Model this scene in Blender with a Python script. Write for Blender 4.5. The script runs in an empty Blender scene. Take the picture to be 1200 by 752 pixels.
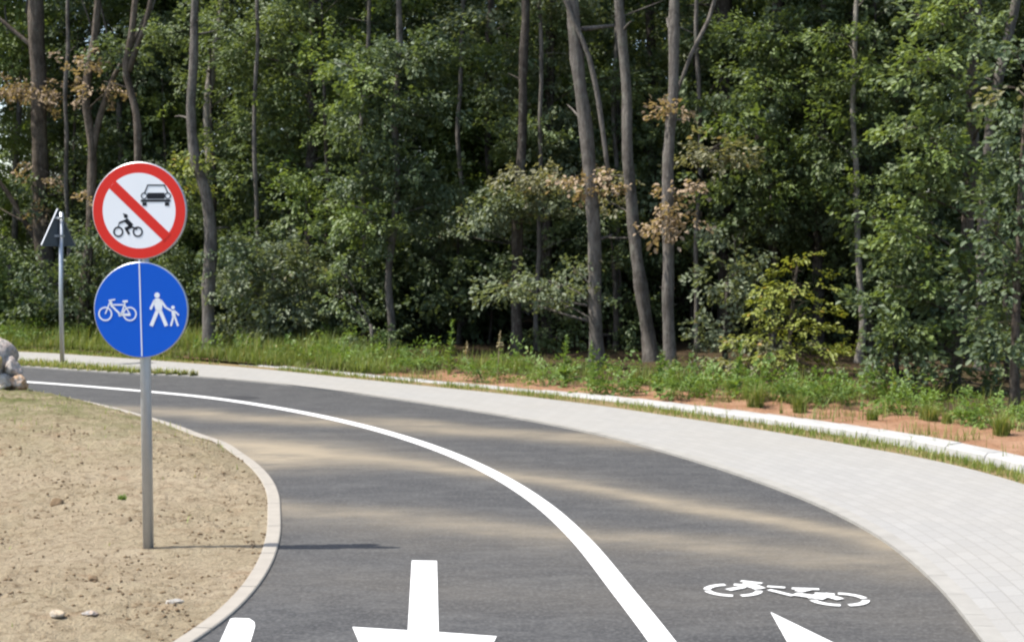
import bpy, bmesh, math, random
import numpy as np
from mathutils import Vector, Matrix, noise as mnoise

SC = bpy.context.scene
COL = SC.collection
R = math.radians
rng = np.random.default_rng(7)
random.seed(7)

# ------------------------------------------------------------------ camera
cd = bpy.data.cameras.new('camera'); cam = bpy.data.objects.new('camera', cd); COL.objects.link(cam)
cam.location = (0, 0, 1.70); cam.rotation_euler = (R(90) - math.atan(85 / 1700.0), 0, 0)
cd.sensor_width = 36.0; cd.lens = 51.0; cd.clip_start = 0.1; cd.clip_end = 3000
SC.camera = cam
# ------------------------------------------------------------------ sky and sun
SUN = Vector((-0.509, -0.045, 0.86)).normalized()
w = bpy.data.worlds.new('World'); SC.world = w; w.use_nodes = True
nt = w.node_tree; nt.nodes.clear()
sky = nt.nodes.new('ShaderNodeTexSky'); sky.sky_type = 'NISHITA'; sky.sun_disc = False
sky.sun_elevation = math.asin(SUN.z); sky.sun_rotation = math.atan2(SUN.x, SUN.y)
sky.air_density = 1.0; sky.dust_density = 2.0; sky.ozone_density = 1.0
bg = nt.nodes.new('ShaderNodeBackground'); bg.inputs['Strength'].default_value = 0.15
wo = nt.nodes.new('ShaderNodeOutputWorld')
nt.links.new(sky.outputs[0], bg.inputs[0]); nt.links.new(bg.outputs[0], wo.inputs[0])
ld = bpy.data.lights.new('sun', 'SUN'); ld.energy = 4.2; ld.angle = R(0.53); ld.color = (1.0, 0.955, 0.88)
lo = bpy.data.objects.new('sun', ld); COL.objects.link(lo)
lo.rotation_euler = (-SUN).to_track_quat('-Z', 'Y').to_euler(); lo.location = (-6, 0, 12)
SC.view_settings.view_transform = 'Standard'; SC.view_settings.look = 'None'
SC.view_settings.gamma = 1.0; SC.view_settings.use_curve_mapping = False
SC.view_settings.exposure = 1.0
SC.render.engine = 'CYCLES'
SC.cycles.max_bounces = 6; SC.cycles.diffuse_bounces = 3; SC.cycles.glossy_bounces = 2
SC.cycles.transmission_bounces = 4; SC.cycles.transparent_max_bounces = 4
SC.cycles.filter_width = 2.4


# ------------------------------------------------------------------ helpers
def link(o):
    COL.objects.link(o); return o


def tag(o, label=None, cat=None, group=None, kind=None):
    if label: o['label'] = label
    if cat: o['category'] = cat
    if group: o['group'] = group
    if kind: o['kind'] = kind
    return o


def empty(name, loc=(0, 0, 0), rz=0.0):
    o = bpy.data.objects.new(name, None); o.location = loc; o.rotation_euler = (0, 0, rz)
    o.empty_display_size = 0.2
    return link(o)


class MB:
    """collects shapes into one mesh"""
    def __init__(s): s.v = []; s.f = []; s.smooth = False
    def poly(s, pts, z=None):
        b = len(s.v)
        s.v += [tuple(p) if z is None else (p[0], p[1], z) for p in pts]
        s.f.append(tuple(range(b, b + len(pts)))); return s
    def box(s, lo, hi):
        x0, y0, z0 = lo; x1, y1, z1 = hi; b = len(s.v)
        s.v += [(x0,y0,z0),(x1,y0,z0),(x1,y1,z0),(x0,y1,z0),(x0,y0,z1),(x1,y0,z1),(x1,y1,z1),(x0,y1,z1)]
        s.f += [tuple(b+i for i in q) for q in ((0,3,2,1),(4,5,6,7),(0,1,5,4),(1,2,6,5),(2,3,7,6),(3,0,4,7))]
        return s
    def prism(s, pts, y0, y1):
        """outline in x,z extruded from y0 to y1"""
        n = len(pts); b = len(s.v)
        a = sum(pts[i][0]*pts[(i+1)%n][1]-pts[(i+1)%n][0]*pts[i][1] for i in range(n))
        if a < 0: pts = pts[::-1]
        s.v += [(p[0], y0, p[1]) for p in pts] + [(p[0], y1, p[1]) for p in pts]
        s.f.append(tuple(range(b, b+n))); s.f.append(tuple(range(b+2*n-1, b+n-1, -1)))
        for i in range(n):
            j = (i+1) % n; s.f.append((b+i, b+n+i, b+n+j, b+j))
        return s
    def ring(s, c, r0, r1, y0, y1, n=48):
        b = len(s.v)
        for i in range(n):
            a = 2*math.pi*i/n; ca, sa = math.cos(a), math.sin(a)
            s.v += [(c[0]+r0*ca, y0, c[1]+r0*sa), (c[0]+r1*ca, y0, c[1]+r1*sa), (c[0]+r0*ca, y1, c[1]+r0*sa), (c[0]+r1*ca, y1, c[1]+r1*sa)]
        for i in range(n):
            p = b+4*i; q = b+4*((i+1) % n)
            s.f += [(p, p+1, q+1, q), (p+3, p+2, q+2, q+3), (p+1, p+3, q+3, q+1), (p+2, p, q, q+2)]
        return s
    def tube(s, pts, rad, n=8, jit=0.0, cap=True, wob=0.0):
        pts = [Vector(p) for p in pts]; b0 = len(s.v); m = len(pts); ph = random.random()*9
        u = None
        for i, p in enumerate(pts):
            d = (pts[min(i+1, m-1)] - pts[max(i-1, 0)]).normalized()
            if u is None:
                u = d.cross(Vector((0.3, 1, 0.2))).normalized()
            u = (u - d*u.dot(d)).normalized(); v = d.cross(u)
            for k in range(n):
                a = 2*math.pi*k/n
                r = rad[i]*(1+jit*math.sin(3*a+ph+i*0.7)*0.5+jit*(random.random()-.5))
                q = p + (u*math.cos(a)+v*math.sin(a))*r
                s.v.append(tuple(q))
        for i in range(m-1):
            for k in range(n):
                a = b0+i*n+k; c = b0+i*n+(k+1) % n
                s.f.append((a, c, c+n, a+n))
        if cap:
            s.f.append(tuple(b0+k for k in range(n-1, -1, -1)))
            s.f.append(tuple(b0+(m-1)*n+k for k in range(n)))
        return s
    def build(s, name, mat, parent=None, smooth=False):
        me = bpy.data.meshes.new(name); me.from_pydata(s.v, [], s.f); me.update()
        if smooth: me.polygons.foreach_set('use_smooth', [True]*len(me.polygons))
        me.materials.append(mat)
        o = link(bpy.data.objects.new(name, me)); o.parent = parent
        return o


def np_mesh(name, V, F, mat, parent=None, tint=None, smooth=False):
    """V (n,3), F (m,k) all the same corner count; tint (n,) stored as a colour attribute"""
    me = bpy.data.meshes.new(name); n, (m, k) = len(V), F.shape
    me.vertices.add(n); me.vertices.foreach_set('co', np.ascontiguousarray(V, np.float32).ravel())
    me.loops.add(m*k); me.loops.foreach_set('vertex_index', np.ascontiguousarray(F, np.int32).ravel())
    me.polygons.add(m); me.polygons.foreach_set('loop_start', np.arange(0, m*k, k, dtype=np.int32))
    if smooth: me.polygons.foreach_set('use_smooth', np.ones(m, bool))
    if tint is not None:
        a = me.attributes.new('tint', 'FLOAT', 'POINT'); a.data.foreach_set('value', np.ascontiguousarray(tint, np.float32))
    me.update(calc_edges=True); me.materials.append(mat)
    o = link(bpy.data.objects.new(name, me)); o.parent = parent
    return o


def crom(P, step=0.25):
    """Catmull-Rom through P, resampled evenly"""
    P = np.array(P, float); Q = np.vstack([2*P[0]-P[1], P, 2*P[-1]-P[-2]]); out = []
    for i in range(len(P)-1):
        p0, p1, p2, p3 = Q[i:i+4]                   # chordal spacing: no loops where the points are unevenly spaced
        a, b, c = (max(np.linalg.norm(u-v), 1e-6) for u, v in ((p1, p0), (p2, p1), (p3, p2)))
        m1 = ((p1-p0)/a-(p2-p0)/(a+b)+(p2-p1)/b)*b; m2 = ((p2-p1)/b-(p3-p1)/(b+c)+(p3-p2)/c)*b
        for t in np.linspace(0, 1, 24, endpoint=False):
            out.append((2*t**3-3*t*t+1)*p1+(t**3-2*t*t+t)*m1+(-2*t**3+3*t*t)*p2+(t**3-t*t)*m2)
    out.append(P[-1]); out = np.array(out)
    L = np.r_[0, np.cumsum(np.linalg.norm(np.diff(out, axis=0), axis=1))]
    n = max(2, int(L[-1]/step)+1); s = np.linspace(0, L[-1], n)
    return np.stack([np.interp(s, L, out[:, k]) for k in range(P.shape[1])], 1)


def normals2(c):
    d = np.gradient(c, axis=0); d /= np.linalg.norm(d, axis=1)[:, None]
    return np.stack([-d[:, 1], d[:, 0]], 1)          # left of travel


def fbm(x, y, s=1.0, o=4):
    return mnoise.fractal(Vector((x*s, y*s, 3.3)), 1.0, 2.0, o)


# ------------------------------------------------------------------ materials
class NM:
    def __init__(s, name):
        s.m = bpy.data.materials.new(name); s.m.use_nodes = True; s.t = s.m.node_tree; s.t.nodes.clear()
        s.out = s.n('ShaderNodeOutputMaterial')
    def n(s, typ, **kw):
        nd = s.t.nodes.new(typ)
        for k, v in kw.items(): setattr(nd, k, v)
        return nd
    def l(s, a, b): s.t.links.new(a, b)
    def val(s, sock, v):
        if hasattr(v, 'is_linked') or isinstance(v, bpy.types.NodeSocket): s.l(v, sock)
        else: sock.default_value = v
    def math(s, op, a, b=0.0, c=None, clamp=False):
        nd = s.n('ShaderNodeMath', operation=op, use_clamp=clamp); s.val(nd.inputs[0], a); s.val(nd.inputs[1], b)
        if c is not None: s.val(nd.inputs[2], c)
        return nd.outputs[0]
    def noise(s, vec, scale, detail=4, rough=0.55, dist=0.0):
        nd = s.n('ShaderNodeTexNoise'); s.l(vec, nd.inputs['Vector']); nd.inputs['Scale'].default_value = scale
        nd.inputs['Detail'].default_value = detail; nd.inputs['Roughness'].default_value = rough
        nd.inputs['Distortion'].default_value = dist
        return nd.outputs[0]
    def ramp(s, f, stops):
        nd = s.n('ShaderNodeValToRGB'); cr = nd.color_ramp
        while len(cr.elements) < len(stops): cr.elements.new(0.5)
        for e, (p, c) in zip(cr.elements, stops):
            e.position = p; e.color = (c, c, c, 1) if isinstance(c, (int, float)) else (*c, 1)
        s.l(f, nd.inputs[0]); return nd.outputs[0]
    def mix(s, f, a, b, blend='MIX'):
        nd = s.n('ShaderNodeMix', data_type='RGBA', blend_type=blend); s.val(nd.inputs[0], f)
        for sock, v in ((nd.inputs[6], a), (nd.inputs[7], b)):
            if isinstance(v, tuple): sock.default_value = (*v, 1)
            else: s.l(v, sock)
        return nd.outputs[2]
    def pos(s, scale=None):
        g = s.n('ShaderNodeNewGeometry').outputs['Position']
        if scale:
            mp = s.n('ShaderNodeMapping'); s.l(g, mp.inputs[0]); mp.inputs['Scale'].default_value = scale; return mp.outputs[0]
        return g
    def bump(s, h, strength=0.3, dist=0.02):
        b = s.n('ShaderNodeBump'); b.inputs['Strength'].default_value = strength; b.inputs['Distance'].default_value = dist
        s.l(h, b.inputs['Height']); return b.outputs[0]
    def bsdf(s, col, rough=0.8, spec=0.3, metal=0.0, normal=None):
        b = s.n('ShaderNodeBsdfPrincipled')
        if isinstance(col, tuple): b.inputs['Base Color'].default_value = (*col, 1)
        else: s.l(col, b.inputs['Base Color'])
        s.val(b.inputs['Roughness'], rough); b.inputs['Specular IOR Level'].default_value = spec
        b.inputs['Metallic'].default_value = metal
        if normal is not None: s.l(normal, b.inputs['Normal'])
        s.l(b.outputs[0], s.out.inputs[0]); return s.m


def mat_plain(name, col, rough=0.5, spec=0.4, metal=0.0, var=0.12, scale=12):
    m = NM(name); p = m.pos(); f = m.noise(p, scale, 5)
    c = m.mix(f, tuple(x*(1-var) for x in col), tuple(min(1, x*(1+var)) for x in col))
    return m.bsdf(c, rough, spec, metal, m.bump(f, 0.05, 0.01))


def mat_asphalt():
    m = NM('asphalt'); p = m.pos()
    xyz = m.n('ShaderNodeSeparateXYZ'); m.l(p, xyz.inputs[0]); x, y = xyz.outputs[0], xyz.outputs[1]
    fine = m.noise(p, 190, 3, 0.7); mid = m.noise(p, 9, 5, 0.6); big = m.noise(m.pos((1, 1.6, 1)), 1.5, 6, 0.65, 0.6)
    streak = m.noise(m.pos((1.0, 2.4, 1)), 2.2, 7, 0.72, 0.8)
    c = m.mix(m.ramp(big, [(0.3, 0.0), (0.7, 1.0)]), (0.018, 0.018, 0.019), (0.032, 0.032, 0.0325))
    c = m.mix(m.ramp(streak, [(0.45, 0.0), (0.70, 0.75)]), c, (0.072, 0.071, 0.068))
    st2 = m.noise(m.pos((1.3, 3.6, 1)), 6.5, 6, 0.75, 0.5)
    c = m.mix(m.ramp(st2, [(0.52, 0.0), (0.74, 0.5)]), c, (0.108, 0.105, 0.100))
    c = m.mix(m.ramp(m.noise(m.pos((1, 2.2, 1)), 2.3, 6, 0.7), [(0.5, 0.0), (0.70, 0.8)]), c, (0.021, 0.021, 0.022))
    c = m.mix(m.ramp(fine, [(0.45, 0.0), (0.70, 0.45)]), c, (0.10, 0.10, 0.097))
    c = m.mix(m.ramp(mid, [(0.5, 0.0), (0.8, 0.25)]), c, (0.04, 0.04, 0.042))
    # sand washed across the lanes in curved tongues
    wob = m.math('MULTIPLY', m.math('SUBTRACT', m.noise(p, 0.55, 3, 0.5), 0.5), 1.1)
    def band(c0, k1, k2, wdt, amt, patch):
        q = m.math('ADD', m.math('MULTIPLY_ADD', x, k1, y), m.math('MULTIPLY', m.math('MULTIPLY', x, x), k2))
        q = m.math('ADD', q, wob); d = m.math('DIVIDE', m.math('SUBTRACT', q, c0), wdt)
        e = m.math('POWER', 2.718, m.math('MULTIPLY', m.math('MULTIPLY', d, d), -1.0))
        n = m.ramp(m.noise(m.pos((1.0, 2.0, 1)), patch, 7, 0.72), [(0.30, 0.35), (0.60, 1.0)])
        return m.math('MULTIPLY', m.math('MULTIPLY', e, n), amt, clamp=True)
    g1 = m.noise(p, 48, 4, 0.75); g2 = m.noise(m.pos((1, 1.7, 1)), 19, 5, 0.75)
    c = m.mix(m.ramp(g1, [(0.50, 0.0), (0.64, 0.75)]), c, (0.098, 0.097, 0.095))
    c = m.mix(m.ramp(g1, [(0.34, 0.6), (0.46, 0.0)]), c, (0.024, 0.024, 0.025))
    c = m.mix(m.ramp(g2, [(0.56, 0.0), (0.68, 0.7)]), c, (0.100, 0.098, 0.095))
    sand = (0.235, 0.195, 0.135)
    for a in ((10.72, 0.93, 0.09, 0.27, 0.72, 1.7), (10.9, 0.93, 0.09, 0.6, 0.22, 1.2), (8.75, 0.47, 0.0, 0.30, 0.45, 1.4), (8.3, 0.40, 0.0, 0.6, 0.12, 1.4), (7.1, 0.30, 0.0, 0.45, 0.10, 1.1), (13.3, 0.55, 0.02, 0.40, 0.7, 1.1)):
        c = m.mix(band(*a), c, sand)
    # sand lying thick in the bend of the near lane, and a dark bitumen patch far up the road
    dx, dy = m.math('DIVIDE', m.math('ADD', x, 2.0), 0.75), m.math('DIVIDE', m.math('SUBTRACT', m.math('ADD', y, wob), 11.9), 0.75)
    e = m.math('POWER', 2.718, m.math('MULTIPLY', m.math('ADD', m.math('MULTIPLY', dx, dx), m.math('MULTIPLY', dy, dy)), -1.0))
    c = m.mix(m.math('MULTIPLY', e, m.ramp(m.noise(m.pos((1.0, 2.6, 1)), 1.5, 6, 0.65), [(0.3, 0.2), (0.55, 1.0)]), clamp=True), c, sand)
    dx, dy = m.math('DIVIDE', m.math('ADD', x, 3.15), 0.40), m.math('DIVIDE', m.math('SUBTRACT', y, 16.45), 0.33)
    q = m.math('ADD', m.math('ADD', m.math('MULTIPLY', dx, dx), m.math('MULTIPLY', dy, dy)), m.math('MULTIPLY', mid, 0.8))
    c = m.mix(m.ramp(q, [(0.8, 0.8), (1.5, 0.0)]), c, (0.018, 0.018, 0.02))
    h = m.math('ADD', fine, m.math('MULTIPLY', mid, 0.6))
    return m.bsdf(c, m.ramp(mid, [(0.3, 0.78), (0.7, 0.9)]), 0.35, 0, m.bump(h, 0.35, 0.006))


def mat_paving():
    m = NM('concrete_paving'); uv = m.n('ShaderNodeUVMap').outputs[0]; p = m.pos()
    br = m.n('ShaderNodeTexBrick'); m.l(uv, br.inputs[0]); br.offset = 0.5
    for k, v in (('Scale', 1.0), ('Mortar Size', 0.004), ('Mortar Smooth', 0.3), ('Brick Width', 0.2), ('Row Height', 0.1)): br.inputs[k].default_value = v
    br.inputs['Color1'].default_value = (0.268, 0.262, 0.246, 1); br.inputs['Color2'].default_value = (0.245, 0.240, 0.226, 1)
    br.inputs['Mortar'].default_value = (0.205, 0.198, 0.182, 1)
    big = m.noise(p, 0.7, 5, 0.6); f = m.noise(p, 60, 4, 0.65)
    c = m.mix(m.ramp(big, [(0.35, 0.0), (0.75, 0.45)]), br.outputs[0], (0.262, 0.245, 0.212))
    c = m.mix(m.ramp(f, [(0.4, 0.0), (0.8, 0.35)]), c, (0.185, 0.180, 0.168))
    h = m.math('SUBTRACT', m.math('MULTIPLY', f, 0.3), br.outputs['Fac'])
    return m.bsdf(c, 0.85, 0.25, 0, m.bump(h, 0.5, 0.004))


def mat_sand():
    m = NM('dry_soil'); p = m.pos(); a = m.noise(p, 1.1, 5, 0.6); b = m.noise(p, 11, 6, 0.72); f = m.noise(p, 42, 5, 0.72); g0 = m.noise(p, 130, 3, 0.7)
    c = m.mix(m.ramp(a, [(0.3, 0.0), (0.7, 1.0)]), (0.318, 0.258, 0.168), (0.398, 0.330, 0.228))
    c = m.mix(m.ramp(b, [(0.47, 0.0), (0.66, 0.75)]), c, (0.165, 0.115, 0.067))
    c = m.mix(m.ramp(f, [(0.54, 0.0), (0.64, 0.7)]), c, (0.145, 0.098, 0.058))
    c = m.mix(m.ramp(f, [(0.30, 0.6), (0.42, 0.0)]), c, (0.42, 0.34, 0.23))
    c = m.mix(m.ramp(g0, [(0.5, 0.0), (0.75, 0.5)]), c, (0.36, 0.295, 0.20))
    at = m.n('ShaderNodeAttribute', attribute_name='tint').outputs['Fac']
    g = m.math('MULTIPLY', at, m.ramp(m.noise(p, 2.2, 6, 0.7), [(0.36, 0.0), (0.62, 1.0)]), clamp=True)
    c = m.mix(g, c, (0.125, 0.132, 0.048))
    o = m.ramp(m.noise(p, 2.6, 4, 0.6), [(0.60, 0.0), (0.75, 0.5)])
    c = m.mix(o, c, (0.27, 0.155, 0.085))
    h = m.math('ADD', m.math('MULTIPLY', b, 1.0), m.math('ADD', m.math('MULTIPLY', f, 0.7), m.math('MULTIPLY', g0, 0.15)))
    return m.bsdf(c, 0.95, 0.1, 0, m.bump(h, 1.0, 0.05))


def mat_verge():
    """red earth near the kerb, leaf litter under the trees (tint = how far from the kerb)"""
    m = NM('earth_and_litter'); p = m.pos(); at = m.n('ShaderNodeAttribute', attribute_name='tint').outputs['Fac']
    a = m.noise(p, 2.5, 5, 0.65); b = m.noise(p, 16, 5, 0.7); f = m.noise(p, 60, 3, 0.7)
    red = m.mix(m.ramp(a, [(0.3, 0.0), (0.7, 1.0)]), (0.215, 0.112, 0.062), (0.32, 0.195, 0.122))
    red = m.mix(m.ramp(b, [(0.5, 0.0), (0.75, 0.7)]), red, (0.15, 0.07, 0.035))
    lit = m.mix(m.ramp(b, [(0.35, 0.0), (0.7, 1.0)]), (0.030, 0.022, 0.013), (0.105, 0.070, 0.040))
    lit = m.mix(m.ramp(a, [(0.5, 0.0), (0.7, 0.6)]), lit, (0.035, 0.05, 0.016))
    k = m.math('ADD', at, m.math('MULTIPLY', m.math('SUBTRACT', a, 0.5), 0.9))
    c = m.mix(m.ramp(k, [(0.42, 0.0), (0.58, 1.0)]), red, lit)
    return m.bsdf(c, 0.95, 0.1, 0, m.bump(m.math('ADD', b, m.math('MULTIPLY', f, 0.4)), 0.9, 0.04))


def mat_leaf(name, c0, c1, c2=None, trans=0.32, rough=0.52, spec=0.34):
    """tint 0..1 spreads the leaves of one crown between c0 and c1; the few above .93 turn to c2"""
    m = NM(name); at = m.n('ShaderNodeAttribute', attribute_name='tint').outputs['Fac']
    c = m.mix(at, c0, c1)
    if c2: c = m.mix(m.ramp(at, [(0.90, 0.0), (0.94, 1.0)]), c, c2)
    big = m.noise(m.pos(), 0.55, 2, 0.5)
    c = m.mix(m.ramp(big, [(0.35, 0.0), (0.7, 0.5)]), c, tuple(x*1.25 for x in c1))
    b = m.n('ShaderNodeBsdfPrincipled'); m.l(c, b.inputs['Base Color']); b.inputs['Roughness'].default_value = rough
    b.inputs['Specular IOR Level'].default_value = spec
    t = m.n('ShaderNodeBsdfTranslucent')
    m.l(m.mix(1.0, c, (1.5, 1.45, 0.65), 'MULTIPLY'), t.inputs[0])
    mx = m.n('ShaderNodeMixShader'); mx.inputs[0].default_value = trans
    m.l(b.outputs[0], mx.inputs[1]); m.l(t.outputs[0], mx.inputs[2]); m.l(mx.outputs[0], m.out.inputs[0])
    return m.m


def mat_bark(name, c0, c1):
    m = NM(name); p = m.pos((1, 1, 0.2)); a = m.noise(p, 30, 7, 0.75, 0.4); b = m.noise(m.pos(), 2.6, 5, 0.65); d = m.noise(m.pos(), 9, 5, 0.7)
    c = m.mix(m.ramp(a, [(0.38, 0.0), (0.62, 1.0)]), c0, c1)
    c = m.mix(m.ramp(b, [(0.48, 0.0), (0.66, 0.75)]), c, tuple(x*0.55 for x in c0))
    c = m.mix(m.ramp(d, [(0.56, 0.0), (0.68, 0.6)]), c, (0.20, 0.205, 0.165))
    c = m.mix(m.ramp(d, [(0.30, 0.7), (0.40, 0.0)]), c, tuple(x*0.45 for x in c0))
    return m.bsdf(c, 0.94, 0.1, 0, m.bump(m.math('ADD', a, m.math('MULTIPLY', d, 0.5)), 1.0, 0.05))


def mat_paint():
    m = NM('road_paint'); p = m.pos(); f = m.noise(p, 170, 3, 0.7); b = m.noise(p, 5, 6, 0.7); s_ = m.noise(m.pos((1, 2, 1)), 22, 5, 0.75)
    c = m.mix(m.ramp(b, [(0.4, 0.0), (0.75, 0.5)]), (0.68, 0.68, 0.66), (0.50, 0.49, 0.465))
    c = m.mix(m.ramp(s_, [(0.62, 0.0), (0.76, 0.75)]), c, (0.30, 0.295, 0.28))
    c = m.mix(m.ramp(f, [(0.60, 0.0), (0.74, 0.7)]), c, (0.22, 0.22, 0.215))
    return m.bsdf(c, 0.7, 0.25, 0, m.bump(f, 0.3, 0.004))


def mat_rock(name, col):
    m = NM(name); p = m.pos(); a = m.noise(p, 9, 5, 0.65); b = m.noise(p, 22, 4, 0.7); f = m.noise(p, 70, 4, 0.7)
    c = m.mix(m.ramp(a, [(0.42, 0.0), (0.6, 1.0)]), col, (0.36, 0.345, 0.32))
    c = m.mix(m.ramp(b, [(0.5, 0.0), (0.68, 0.8)]), c, tuple(x*.35 for x in col))
    c = m.mix(m.ramp(b, [(0.30, 0.7), (0.42, 0.0)]), c, (0.50, 0.44, 0.34))
    return m.bsdf(c, 0.92, 0.15, 0, m.bump(m.math('ADD', b, m.math('MULTIPLY', f, 0.4)), 0.9, 0.03))


M = dict(
    asphalt=mat_asphalt(), paving=mat_paving(), sand=mat_sand(), verge=mat_verge(),
    paint=mat_paint(),
    kerb=mat_plain('kerb_concrete', (0.300, 0.296, 0.282), 0.88, 0.2, 0, 0.34, 4),
    edging=mat_plain('edging_concrete', (0.262, 0.240, 0.205), 0.88, 0.2, 0, 0.16, 11),
    zinc=mat_plain('galvanised_steel', (0.42, 0.44, 0.46), 0.42, 0.5, 0.65, 0.10, 25),
    alu=mat_plain('shaded_aluminium', (0.075, 0.088, 0.10), 0.6, 0.3, 0.0, 0.06, 8),  # dark grey paints the shade on the back of the triangular sign
    rim=mat_plain('aluminium_rim', (0.46, 0.48, 0.50), 0.4, 0.5, 0.55, 0.05, 20),
    white=mat_plain('sign_white', (0.80, 0.81, 0.82), 0.4, 0.5, 0, 0.02, 6),
    red=mat_plain('sign_red', (0.66, 0.026, 0.016), 0.45, 0.25, 0, 0.04, 6),
    blue=mat_plain('sign_blue', (0.004, 0.096, 0.54), 0.45, 0.18, 0, 0.05, 6),
    black=mat_plain('sign_black', (0.012, 0.013, 0.018), 0.5, 0.2, 0, 0.05, 6),
    bark_grey=mat_bark('grey_bark', (0.105, 0.092, 0.080), (0.215, 0.195, 0.172)),
    bark_brown=mat_bark('brown_bark', (0.085, 0.068, 0.054), (0.185, 0.152, 0.122)),
    bark_dark=mat_bark('dark_bark', (0.048, 0.040, 0.034), (0.105, 0.090, 0.077)),
    bark_pale=mat_bark('pale_bark', (0.19, 0.17, 0.14), (0.33, 0.30, 0.26)),
    mid=mat_leaf('leaf_green', (0.060, 0.093, 0.036), (0.142, 0.180, 0.080)),
    dark=mat_leaf('leaf_deep_green', (0.048, 0.077, 0.037), (0.112, 0.146, 0.076)),
    bright=mat_leaf('leaf_fresh_and_sunlit_green', (0.080, 0.124, 0.032), (0.172, 0.220, 0.074)),  # fresh leaves, and the painted sunlit parts of some crowns
    olive=mat_leaf('leaf_yellow_green', (0.132, 0.168, 0.032), (0.248, 0.266, 0.066), (0.30, 0.20, 0.05)),
    grey=mat_leaf('leaf_grey_green', (0.082, 0.108, 0.060), (0.172, 0.200, 0.122), (0.18, 0.145, 0.09)),
    tan=mat_leaf('leaf_tan_green', (0.112, 0.122, 0.066), (0.225, 0.215, 0.132), (0.27, 0.18, 0.10)),
    brown=mat_leaf('leaf_dead_brown', (0.190, 0.140, 0.092), (0.370, 0.285, 0.200), None, 0.25, 0.7, 0.15),
    grass=mat_leaf('grass_blade', (0.085, 0.130, 0.024), (0.205, 0.245, 0.058), (0.34, 0.29, 0.13), 0.30, 0.5, 0.3),
    weed=mat_leaf('weed_leaf', (0.062, 0.120, 0.022), (0.160, 0.235, 0.060), (0.24, 0.22, 0.08), 0.32, 0.5, 0.3),
    straw=mat_leaf('dry_stalk', (0.20, 0.165, 0.095), (0.36, 0.31, 0.19), None, 0.15, 0.8, 0.1),
    rock_grey=mat_rock('grey_rock', (0.56, 0.46, 0.40)),
    rock_cream=mat_rock('cream_rock', (0.46, 0.37, 0.26)),
    rock_yellow=mat_rock('yellow_rock', (0.47, 0.34, 0.13)),
    rock_orange=mat_rock('orange_rock', (0.52, 0.33, 0.19)),
    clod=mat_plain('soil_clod', (0.15, 0.105, 0.064), 0.95, 0.1, 0, 0.35, 20),
    hill=mat_plain('far_hill', (0.085, 0.100, 0.095), 1.0, 0.0, 0, 0.35, 0.05),
)


# ------------------------------------------------------------------ ground, road, pavement
def strip(name, A, B, zA, zB, mat, kind='structure', uv=False, side=None, nt=1):
    """sheet between two evenly indexed edges"""
    n = min(len(A), len(B)); V = []; F = []
    for i in range(n):
        for j in range(nt+1):
            t = j/nt; V.append((*(A[i]*(1-t)+B[i]*t), zA*(1-t)+zB*t))
    k = nt+1
    for i in range(n-1):
        for j in range(nt):
            F.append((i*k+j, i*k+j+1, (i+1)*k+j+1, (i+1)*k+j))
    V = np.array(V); F = np.array(F)
    e1 = V[F[0][1]]-V[F[0][0]]; e2 = V[F[0][2]]-V[F[0][0]]
    if np.cross(e1, e2)[2] < 0: F = F[:, ::-1]
    o = np_mesh(name, V, F, mat)
    if uv:
        L = np.r_[0, np.cumsum(np.linalg.norm(np.diff((A+B)[:n]/2, axis=0), axis=1))]
        W = np.linalg.norm(A[:n]-B[:n], axis=1)
        U = np.array([(L[i], W[i]*j/nt) for i in range(n) for j in range(nt+1)])
        u = o.data.uv_layers.new(name='UVMap'); vi = np.empty(len(o.data.loops), np.int32); o.data.loops.foreach_get('vertex_index', vi)
        u.data.foreach_set('uv', U[vi].astype(np.float32).ravel())
    if kind: o['kind'] = kind
    return o


def resample(c, n):
    L = np.r_[0, np.cumsum(np.linalg.norm(np.diff(c, axis=0), axis=1))]
    s = np.linspace(0, L[-1], n); return np.stack([np.interp(s, L, c[:, k]) for k in range(c.shape[1])], 1)


road_right = crom([(2.35, -6), (2.25, 0)] + [(1.956,5.607),(2.031,6.2),(2.144,7.363),(2.14,8.589),(2.022,9.477),(1.83,10.299),(1.384,11.692),(0.777,13.144),(0,14.474),(-0.93,15.747),(-1.455,16.423),(-2.872,18.023),(-4.031,18.976),(-5.461,19.691),(-6.869,20.609),(-8.67,21.617)] + [(-20, 26.2), (-40, 31)], 0.2)
kerb_out = crom([(-9, 1.2), (-6, 2.2), (-3.6, 3.9)] + [(-1.439,5.889),(-1.365,6.227),(-1.305,6.622),(-1.277,7.086),(-1.286,7.62),(-1.352,8.362),(-1.493,9.291),(-1.608,9.94),(-1.758,10.567),(-1.978,11.277),(-2.228,11.937),(-2.486,12.567),(-2.788,13.084),(-3.216,13.844),(-3.715,14.622),(-4.44,15.661),(-5.344,16.759),(-6.343,17.91),(-7.882,19.359)] + [(-16, 22.3), (-40, 28)], 0.1)
pave_out = crom([(6.0, -6), (5.9, 0), (5.2, 5)] + [(3.712,8.941),(3.634,10.225),(3.351,11.321),(2.897,12.244),(2.348,13.236),(1.685,14.258),(0.91,15.408),(0,16.518),(-1.038,17.581),(-2.218,18.789),(-3.571,20.175),(-5.043,21.376),(-6.333,22.374),(-7.188,23),(-8.026,23.47)] + [(-20, 31.5), (-40, 38)], 0.2)
kerb_line = crom([(6.5, -6), (6.35, 0), (5.5, 5.2)] + [(3.932,9.477),(3.797,10.685),(3.474,11.74),(3.013,12.735),(2.437,13.744),(1.75,14.811),(0.943,15.966),(0,17.008),(-1.064,18.023),(-2.269,19.23),(-3.634,20.536),(-5.158,21.864),(-6.459,22.818),(-7.334,23.47),(-8.193,23.958)] + [(-20, 32.5), (-40, 39)], 0.2)

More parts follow.
